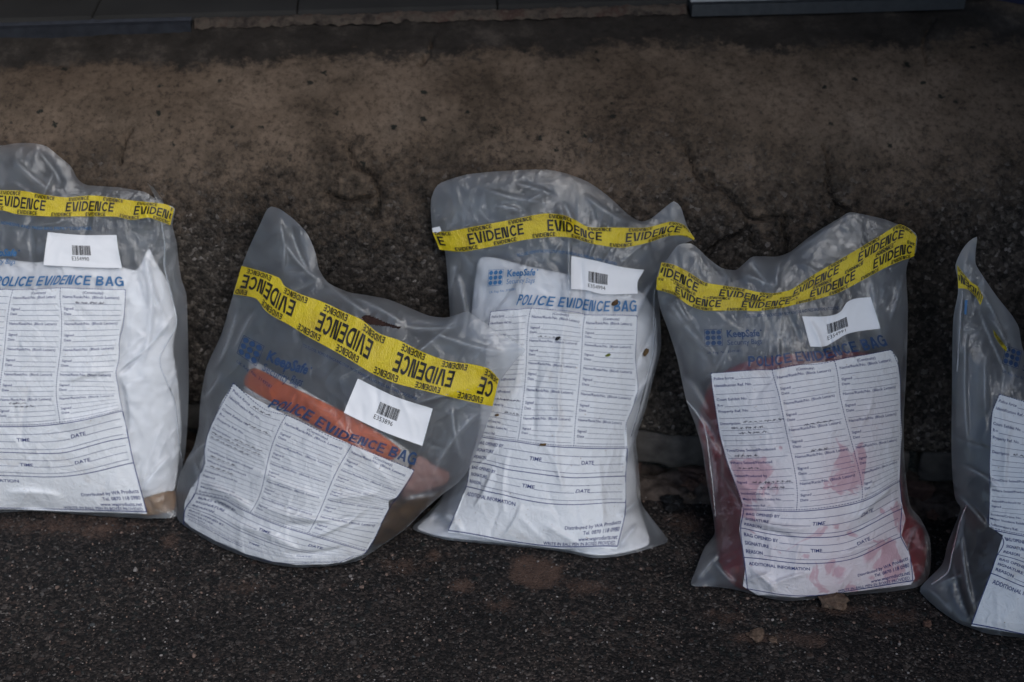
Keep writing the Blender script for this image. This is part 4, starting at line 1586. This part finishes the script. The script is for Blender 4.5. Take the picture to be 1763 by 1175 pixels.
    tag(c, 'orange card band showing behind the title of the tilted evidence bag', 'card', G)
    c = b.content('pink_wrapper', [(705, 800), (722, 784), (742, 796), (758, 806), (772, 812), (768, 832), (722, 848), (690, 858), (690, 830)], PINK, .018, .020, 14, .012, 26)
    tag(c, 'pink crumpled wrapper at the right side inside the tilted evidence bag', 'wrapper', G)
    c = b.content('clothing_bundle', [(672, 868), (700, 858), (740, 852), (768, 842), (752, 856), (727, 878), (697, 908), (658, 936), (642, 936), (656, 905)], BROWN_DARK, .0012, .004, 6, .005, 14)
    tag(c, 'dark brown cloth in the bottom right corner of the tilted bag', 'clothing', 'clothing bundles inside the bags')


# ================================================================== bag 3 (middle)
def build_middle():
    root = new_bag('upright evidence bag of white clothing in the middle of the row, label E354994', (900, 945))
    out = [(742, 372), (742, 345), (749, 325), (759, 315), (803, 301), (862, 295), (936, 292), (974, 299), (1013, 314), (1048, 339), (1083, 371), (1104, 382), (1122, 376), (1142, 360), (1160, 347), (1172, 357), (1179, 378), (1184, 392), (1194, 412), (1169, 424), (1150, 452),
           (1136, 484), (1135, 525), (1138, 575), (1137, 606), (1124, 655), (1111, 707), (1095, 756), (1098, 790), (1101, 826), (1104, 866), (1122, 893), (1150, 929, 'g'), (1147, 935, 'g'), (1104, 949, 'g'), (1065, 958, 'g'), (1023, 961, 'g'), (975, 951, 'g'), (920, 944, 'g'), (862, 939, 'g'), (813, 934, 'g'), (765, 929, 'g'), (711, 911, 'g'),
           (732, 888), (761, 855), (780, 800), (788, 720), (784, 650), (777, 590), (774, 531), (771, 486), (766, 433), (757, 424), (746, 405)]
    cr = [((962, 345), (975, 400), 5.5, 6), ((968, 345), (990, 395), -4, 8), ((820, 320), (950, 350), 3.5, 12), ((900, 350), (940, 330), 4, 8), ((880, 315), (960, 340), -3, 10), ((850, 355), (900, 365), 3, 7), ((1000, 330), (1090, 390), 3.5, 14), ((960, 360), (1000, 420), 3.5, 9),
          ((910, 440), (893, 530), 3.8, 7), ((978, 400), (976, 560), 3.4, 7), ((1000, 440), (1005, 560), -3, 9), ((890, 520), (880, 700), 2.6, 9), ((975, 540), (965, 760), 2.6, 10), ((775, 450), (800, 600), 3.5, 9), ((790, 440), (770, 520), -3, 9), ((1150, 450), (1090, 560), 3, 10), ((1170, 430), (1120, 480), 3, 8),
          ((1090, 700), (1130, 640), 4, 10), ((1075, 800), (1100, 740), 4.5, 9), ((850, 600), (830, 760), 3, 10), ((930, 600), (920, 780), -2.4, 14), ((960, 720), (975, 860), 2.6, 12), ((880, 760), (870, 900), 2.2, 12), ((1030, 780), (1040, 930), 2.5, 12), ((810, 880), (850, 800), 3, 12), ((1060, 890), (1100, 860), 4, 9),
          ((1065, 945), (1100, 900), 5, 8), ((930, 900), (1000, 940), 3, 12), ((760, 880), (800, 920), 3, 10), ((740, 890), (780, 905), -3, 9), ((860, 930), (900, 860), 2.5, 11), ((970, 900), (940, 830), -2, 10), ((1105, 870), (1140, 925), 4, 8)]
    b = Bag(out, 1.625, 20, .050, weight_low(430, 780), 3, cr, 70, 0.65)
    b.front_sheet(FILM, root)
    b.back_sheet(FILM_BACK, root)
    b.tube('side_weld', [(1150, 455), (1128, 500), (1126, 560), (1124, 610), (1112, 660), (1100, 706), (1086, 752)], 2.2, .0006, WELD, root)
    tape(b, root, [(744, 399), (770, 399), (797, 394), (862, 382), (936, 368), (971, 371), (992, 380), (1013, 391), (1054, 392), (1113, 392), (1154, 382), (1178, 388), (1196, 411)],
         [(757, 430), (780, 433), (803, 433), (847, 425), (906, 413), (951, 408), (986, 410), (1019, 420), (1069, 427), (1113, 419), (1150, 407), (1176, 406), (1194, 414)], phase=104, period=138, mats=TAPEM)
    b.skin('paper_scrap', [(744, 393), (757, 390), (760, 398), (750, 402), (745, 400)], .002, PAPER, root)
    closing_line([(888, 437), (930, 429), (985, 433), (1064, 452)], b, root, BLUEINK)
    sticker(b, root, [((984, 441), (0, 0)), ((1033, 451), (.4, 0)), ((1070, 460), (.7, 0)), ((1109, 465), (1, 0)), ((1098, 485), (1, .5)), ((1098, 506), (1, 1)), ((1065, 507), (.7, 1)), ((1033, 506), (.42, 1)), ((1010, 500), (.22, 1)), ((983, 498), (0, 1)), ((983, 470), (0, .5))], 'E354994', LABM, bar=(.26, .54, .36, .70))
    m = TPS([(0, 0), (65, 0), (100, 0), (200, 0), (300, 0), (300, 40), (300, 85), (300, 115), (300, 140), (300, 180), (300, 200), (300, 250), (100, 250), (200, 250), (0, 250), (100, 130), (100, 200), (200, 70), (0, 120),
             (0, 300), (100, 300), (200, 300), (300, 300), (0, 350), (100, 350), (200, 350), (300, 350), (0, 420), (100, 420), (200, 420), (300, 420), (300, 385), (60, -12), (130, -12), (190, -12), (298, -12), (-5, -60), (60, -60)],
            [(845, 537), (889, 534), (914, 531), (1007, 542), (1097, 545), (1096, 580), (1094, 619), (1097, 649), (1098, 674), (1086, 710), (1078, 729), (1080, 772), (891, 761), (988, 771), (822, 752), (905, 645), (897, 720), (1002, 600), (833, 640),
             (810, 795), (875, 809), (985, 823), (1077, 820), (803, 838), (866, 852), (968, 869), (1077, 866), (771, 916), (860, 931), (965, 944), (1062, 944), (1075, 892), (893, 518), (952, 522), (1003, 526), (1096, 529), (844, 478), (902, 474)], .01)
    panel = [(845, 537), (889, 534), (914, 531), (1007, 542), (1097, 545), (1096, 580), (1094, 619), (1097, 649), (1098, 674), (1086, 710), (1078, 729), (1080, 772), (1077, 820), (1077, 866), (1075, 892), (1062, 946), (965, 945), (860, 932), (771, 917), (803, 838), (810, 795), (822, 752), (833, 640)]
    pn, t, l = print_form(b, root, m, panel, PANEL, MATS, 3, pen=[(30, 175, 60), (60, 197, 30), (120, 55, 40)])
    f = lambda Q: b.at(m(Q), .0013)
    t.build('title_print', BLUEINK, f, root)
    l.build('logo_print', BLUEINK, f, root)
    c = b.content('clothing_bundle', [(824, 449), (847, 443), (906, 458), (977, 472), (1040, 486), (1098, 500), (1126, 535), (1131, 600), (1118, 658), (1105, 708), (1090, 757), (1095, 826), (1099, 868), (1108, 900), (1116, 938), (1062, 954), (1022, 956), (975, 947), (862, 935), (765, 925), (718, 910),
                                      (738, 890), (765, 855), (785, 795), (797, 700), (806, 600), (814, 520)], WHITE_CLOTH, lambda x, y: np.interp(y, [440, 520, 600], [.010, .004, .0018]), .007, 8, .006, 38)
    tag(c, 'white clothing bundle filling the middle evidence bag', 'clothing', 'clothing bundles inside the bags')
    # bits of leaf litter lying on the bag
    husk = plain('dry_husk', (.12, .075, .035), .8, .4, 150, .2, .4)
    green = plain('green_scrap', (.14, .17, .03), .7, .3, 150, .2)
    for (px, r, mt, el, rz, nm, lb, ct) in (((1112, 607), .0042, husk, 1.7, 1.2, 'seed_husk', 'dry brown seed husk stuck high on the right side of the middle bag', 'seed husk'),
                                    ((960, 583), .0028, black, 1.5, .5, 'seed_husk', 'black seed on the middle column of the form of the middle bag', 'seed husk'),
                                    ((1047, 612), .0026, green, 1.6, .4, 'leaf_scrap', 'tiny green leaf scrap on the right column of the middle bag form', 'leaf scrap'),
                                    ((935, 766), .0026, husk, 1.9, .1, 'seed_husk', 'small brown husk on the heavy rule halfway down the middle bag', 'seed husk'),
                                    ((1059, 522), .0044, BROWN_DARK, 1.3, .9, 'seed_husk', 'dark brown husk on the title lettering of the middle bag', 'seed husk'),
                                    ((856, 715), .0022, husk, 1.4, .3, 'seed_husk', 'little brown husk on the left column of the middle bag form', 'seed husk')):
        V, F = rock(r, 2, .4, int(px[0]))
        V = V * np.array([el, .7, .8])
        V = V[:, [0, 1, 2]]
        c, s_ = math.cos(rz), math.sin(rz)
        V = np.stack([V[:, 0] * c - V[:, 2] * s_, V[:, 1], V[:, 0] * s_ + V[:, 2] * c], 1)
        o = obj(nm, V, F, mt)
        o.location = tuple(b.at([px], .002)[0])
        tag(o, lb, ct, 'leaf litter on the middle bag')


# ================================================================== bag 4 (red contents)
def build_red():
    root = new_bag('evidence bag of red patterned cloth with doubled yellow tape, label E354991', (1390, 1025))
    out = [(1131, 490), (1133, 468), (1148, 448), (1168, 422), (1190, 420), (1204, 430), (1219, 445), (1243, 462), (1267, 465), (1282, 453), (1297, 442), (1338, 442), (1362, 433), (1386, 414), (1413, 395), (1442, 378), (1463, 366), (1493, 371), (1523, 378), (1544, 386), (1565, 393), (1579, 407),
           (1576, 436), (1565, 447), (1560, 469), (1563, 529), (1562, 588), (1560, 648), (1556, 720), (1557, 793), (1566, 868), (1585, 894), (1600, 926), (1603, 962), (1598, 994, 'g'), (1579, 1011, 'g'), (1532, 1019, 'g'), (1438, 1027, 'g'), (1363, 1035, 'g'), (1326, 1031, 'g'), (1288, 1021, 'g'), (1258, 1014, 'g'), (1224, 1010, 'g'), (1190, 1008, 'g'),
           (1198, 981), (1213, 943), (1230, 920), (1228, 891), (1217, 830), (1209, 774), (1196, 729), (1181, 688), (1166, 618), (1151, 570), (1136, 529)]
    cr = [((1200, 430), (1260, 490), 4.5, 10), ((1270, 470), (1340, 500), 5, 9), ((1290, 448), (1330, 500), -4, 9), ((1345, 445), (1338, 500), 4, 8), ((1360, 440), (1440, 385), 3, 14), ((1150, 520), (1240, 620), 5, 9), ((1140, 530), (1230, 640), -4, 14), ((1160, 510), (1190, 560), 4, 8), ((1170, 640), (1220, 720), 4, 9),
          ((1185, 690), (1235, 760), -5, 9), ((1205, 730), (1245, 790), 5, 7), ((1390, 545), (1420, 620), 3.4, 10), ((1425, 540), (1440, 620), -3, 12), ((1500, 470), (1520, 600), 3, 12), ((1555, 470), (1530, 560), 3.5, 9), ((1340, 620), (1380, 780), 2.4, 14), ((1550, 830), (1470, 900), 5, 12), ((1545, 850), (1440, 930), -3.5, 14),
          ((1280, 890), (1400, 910), 4.5, 10), ((1290, 910), (1380, 935), -3.5, 8), ((1290, 980), (1340, 1020), 5, 8), ((1280, 1000), (1330, 985), 4, 8), ((1320, 1010), (1400, 985), 4, 10), ((1380, 930), (1370, 1000), 2.4, 14), ((1440, 960), (1540, 930), 3, 14), ((1240, 950), (1200, 1000), 4, 9), ((1225, 960), (1270, 1010), 4, 8),
          ((1220, 740), (1235, 880), 4, 8), ((1580, 900), (1560, 960), 3, 9), ((1260, 830), (1330, 870), 3, 12)]
    b = Bag(out, 1.525, 24, .062, weight_low(500, 860), 4, cr, 64, 0.7)
    b.front_sheet(FILM, root)
    b.back_sheet(FILM_BACK, root)
    b.tube('side_weld', [(1182, 690), (1200, 712), (1214, 738), (1220, 780), (1226, 830), (1232, 890)], 2.4, .0006, WELD, root)
    tape(b, root, [(1139, 452), (1160, 456), (1186, 469), (1213, 486), (1240, 491), (1279, 497), (1305, 503), (1332, 505), (1359, 500), (1370, 494), (1398, 475), (1439, 451), (1472, 432), (1517, 405), (1547, 387), (1565, 394), (1578, 408)],
         [(1132, 482), (1158, 489), (1184, 504), (1208, 514), (1243, 517), (1281, 520), (1305, 523), (1335, 521), (1366, 518), (1384, 508), (1412, 494), (1452, 474), (1486, 455), (1527, 431), (1555, 416), (1568, 419), (1576, 424)], phase=28, period=128, mats=TAPEM, bigh=.48)
    tape(b, root, [(1131, 477), (1158, 484), (1186, 499), (1210, 508), (1245, 511), (1281, 513), (1305, 515), (1335, 513), (1364, 509), (1390, 497), (1418, 486), (1455, 466), (1490, 447), (1530, 424), (1553, 412), (1566, 414), (1577, 420)],
         [(1130, 499), (1160, 508), (1186, 526), (1213, 535), (1255, 535), (1281, 535), (1305, 536), (1347, 530), (1372, 524), (1398, 518), (1442, 505), (1481, 485), (1523, 462), (1550, 450), (1562, 446), (1568, 444), (1574, 441)], phase=76, period=120, off=.0026, mats=TAPEM, bigh=.48)
    closing_line([(1280, 541), (1340, 538), (1400, 530), (1448, 527)], b, root, DEEPINK)
    sticker(b, root, [((1381, 545), (0, 0)), ((1420, 545), (.33, 0)), ((1448, 536), (.56, 0)), ((1457, 522), (.66, 0)), ((1499, 512), (1, 0)), ((1508, 540), (1, .5)), ((1516, 566), (1, 1)), ((1457, 576), (.58, 1)), ((1422, 596), (.27, 1)), ((1395, 597), (0, 1)), ((1388, 571), (0, .5))], 'E354991', LABM, bar=(.33, .62, .34, .70))
    m = TPS([(0, 0), (50, 0), (100, 0), (150, 0), (200, 0), (250, 0), (300, 0), (300, 30), (300, 60), (300, 115), (300, 180), (300, 250), (0, 35), (0, 60), (0, 108), (0, 150), (0, 187), (0, 250), (100, 250), (200, 250), (100, 45), (200, 62), (200, 200),
             (0, 300), (100, 300), (200, 300), (300, 300), (0, 350), (100, 350), (200, 350), (300, 350), (0, 420), (100, 420), (200, 420), (300, 420), (300, 385), (60, -10), (140, -10), (180, -10), (240, -10), (298, -10), (-8, -70), (75, -66)],
            [(1224, 643), (1279, 639), (1329, 637), (1383, 628), (1437, 621), (1487, 612), (1535, 603), (1548, 633), (1550, 663), (1551, 718), (1551, 778), (1549, 829), (1228, 678), (1232, 703), (1239, 748), (1250, 789), (1262, 823), (1280, 878), (1371, 881), (1484, 864), (1341, 680), (1446, 680), (1480, 815),
             (1275, 909), (1363, 924), (1460, 920), (1553, 876), (1281, 960), (1371, 970), (1470, 962), (1551, 925), (1287, 1016), (1372, 1028), (1470, 1018), (1572, 1003), (1566, 954), (1291, 626), (1371, 618), (1408, 618), (1470, 602), (1526, 590), (1214, 571), (1300, 573)], .01)
    panel = [(1224, 643), (1279, 639), (1329, 637), (1383, 628), (1437, 621), (1487, 612), (1535, 603), (1545, 618), (1550, 663), (1550, 700), (1553, 748), (1550, 785), (1549, 829), (1551, 860), (1559, 894), (1552, 922), (1563, 945), (1571, 975), (1575, 996), (1568, 1007), (1480, 1018), (1372, 1029), (1305, 1025), (1279, 1010), (1283, 980), (1278, 945), (1273, 912), (1278, 868), (1262, 823), (1250, 789), (1239, 748), (1232, 703), (1228, 678)]
    pn, t, l = print_form(b, root, m, panel, PANEL_SHOWTHROUGH, MATS, 4, showthrough_spots=[((1300, 835), .05, 1), ((1290, 870), .05, .8), ((1450, 810), .05, .8), ((1430, 845), .05, .7), ((1480, 800), .04, .7), ((1520, 970), .06, 1), ((1450, 990), .06, .9), ((1440, 920), .05, .7), ((1350, 870), .05, .5), ((1490, 740), .06, .4), ((1380, 740), .07, .35), ((1540, 900), .05, .7), ((1330, 960), .06, .45), ((1330, 690), .06, .25), ((1410, 960), .13, .5), ((1400, 820), .12, .42)], pen=[(40, 90, 52), (20, 100, 50), (30, 109, 40), (15, 149, 30), (15, 171, 30), (30, 197, 60), (40, 207, 40), (130, 105, 45), (130, 150, 30)])
    f = lambda Q: b.at(m(Q), .0013)
    t.build('title_print', DEEPINK, f, root)
    l.build('logo_print', DEEPINK, f, root)
    c = b.content('clothing_bundle', [(1232, 650), (1290, 622), (1400, 606), (1490, 608), (1538, 640), (1546, 720), (1549, 800), (1560, 876), (1588, 912), (1594, 960), (1578, 1000), (1500, 1012), (1380, 1025), (1310, 1022), (1262, 1006), (1238, 965), (1233, 900), (1221, 830), (1213, 775), (1204, 735), (1212, 690)],
                  RED, lambda x, y: np.interp(y, [600, 690, 740], [.030, .008, .0012]), .006, 8, .004, 34)
    tag(c, 'red cloth with white pattern filling the fourth evidence bag', 'clothing', 'clothing bundles inside the bags')


# ================================================================== bag 5 (right edge of the photo)
def build_right():
    root = new_bag('evidence bag twisted at the top with dark contents, cut off by the right edge', (1690, 1080))
    out = [(1645, 457), (1655, 433), (1667, 417), (1682, 408), (1680, 430), (1680, 455), (1697, 483), (1718, 513), (1742, 543), (1754, 564), (1758, 588), (1766, 612), (1800, 640), (1880, 678), (1960, 665), (2040, 622), (2058, 660), (2052, 800), (2060, 980), (2055, 1080), (1985, 1112, 'g'), (1880, 1120, 'g'), (1820, 1112, 'g'), (1763, 1099, 'g'), (1703, 1092, 'g'),
           (1671, 1081, 'g'), (1650, 1073, 'g'), (1615, 1049, 'g'), (1584, 1019, 'g'), (1591, 1004), (1622, 972), (1632, 935), (1654, 876), (1645, 860), (1640, 822), (1638, 770), (1639, 668), (1640, 579), (1642, 543), (1649, 507), (1649, 483)]
    cr = [((1656, 505), (1652, 620), 5, 5), ((1690, 500), (1745, 640), 7, 9), ((1680, 520), (1740, 660), -6, 12), ((1700, 540), (1735, 600), 6, 8), ((1700, 600), (1700, 720), 4, 12), ((1680, 440), (1700, 500), 4, 8), ((1650, 800), (1730, 850), 5, 10), ((1645, 850), (1700, 910), 7, 8), ((1660, 870), (1640, 960), 5, 8),
          ((1655, 900), (1680, 1060), 4, 9), ((1610, 1010), (1660, 990), 4, 7), ((1640, 960), (1670, 1075), -4, 9), ((1740, 720), (1730, 860), 3, 12), ((1590, 1010), (1640, 1060), 3, 8), ((1665, 560), (1668, 780), 3, 10)]
    b = Bag(out, 1.455, 25, .055, weight_low(560, 900), 5, cr, 40, 0.7)
    b.front_sheet(FILM, root)
    b.back_sheet(FILM_BACK, root)
    b.tube('side_weld', [(1657, 502), (1655, 545), (1651, 590), (1648, 640)], 2.2, .0006, WELD, root)
    b.tube('side_weld', [(1664, 870), (1652, 900), (1640, 950), (1632, 985), (1604, 1006)], 2.2, .0006, WELD, root)
    tape(b, root, [(1648, 457), (1658, 470), (1672, 486), (1684, 494), (1693, 512)], [(1650, 497), (1658, 497), (1668, 500), (1680, 512), (1688, 526)], phase=24, period=110, flip=True, mats=TAPEM)
    tape(b, root, [(1710, 568), (1722, 584), (1734, 600)], [(1712, 578), (1722, 594), (1732, 606)], phase=12, period=40, mats=TAPEM)
    b.skin('blue_mark', [(1661, 517), (1666, 517), (1664, 543), (1660, 541)], .0011, BLUEINK, root)
    m = TPS([(0, 0), (0, 30), (0, 65), (0, 115), (0, 180), (0, 215), (0, 247), (100, 0), (100, 247), (300, 0), (300, 250), (200, 0), (0, 255), (0, 300), (0, 350), (0, 420), (100, 300), (100, 350), (100, 420), (300, 420), (60, -40), (0, -60)],
            [(1721, 679), (1708, 710), (1706, 750), (1704, 805), (1704, 860), (1703, 885), (1703, 907), (1815, 705), (1805, 925), (2005, 740), (1995, 945), (1910, 722), (1727, 923), (1717, 955), (1706, 987), (1672, 1077), (1805, 985), (1798, 1020), (1770, 1096), (1980, 1100), (1790, 655), (1738, 612)], .01)
    panel = [(1721, 679), (1709, 708), (1706, 750), (1704, 805), (1704, 874), (1703, 907), (1727, 922), (1717, 955), (1706, 987), (1688, 1035), (1672, 1078), (1770, 1094), (1880, 1108), (1980, 1100), (1995, 945), (2005, 740), (1910, 722), (1815, 705)]
    pn, t, l = print_form(b, root, m, panel, PANEL, MATS, 5, pen=[(42, 91, 50)])
    f = lambda Q: b.at(m(Q), .0013)
    t.build('title_print', DEEPINK, f, root)
    l.build('logo_print', DEEPINK, f, root)
    c = b.content('clothing_bundle', [(1660, 876), (1690, 886), (1712, 910), (1760, 930), (1900, 960), (2000, 960), (2000, 1070), (1880, 1100), (1760, 1080), (1684, 1070), (1648, 1025), (1634, 975), (1642, 915)], DARK, .0015, .006, 8, .004, 34)
    tag(c, 'dark clothing in the bottom of the rightmost evidence bag', 'clothing', 'clothing bundles inside the bags')


build_left()
build_tilted()
build_middle()
build_red()
build_right()
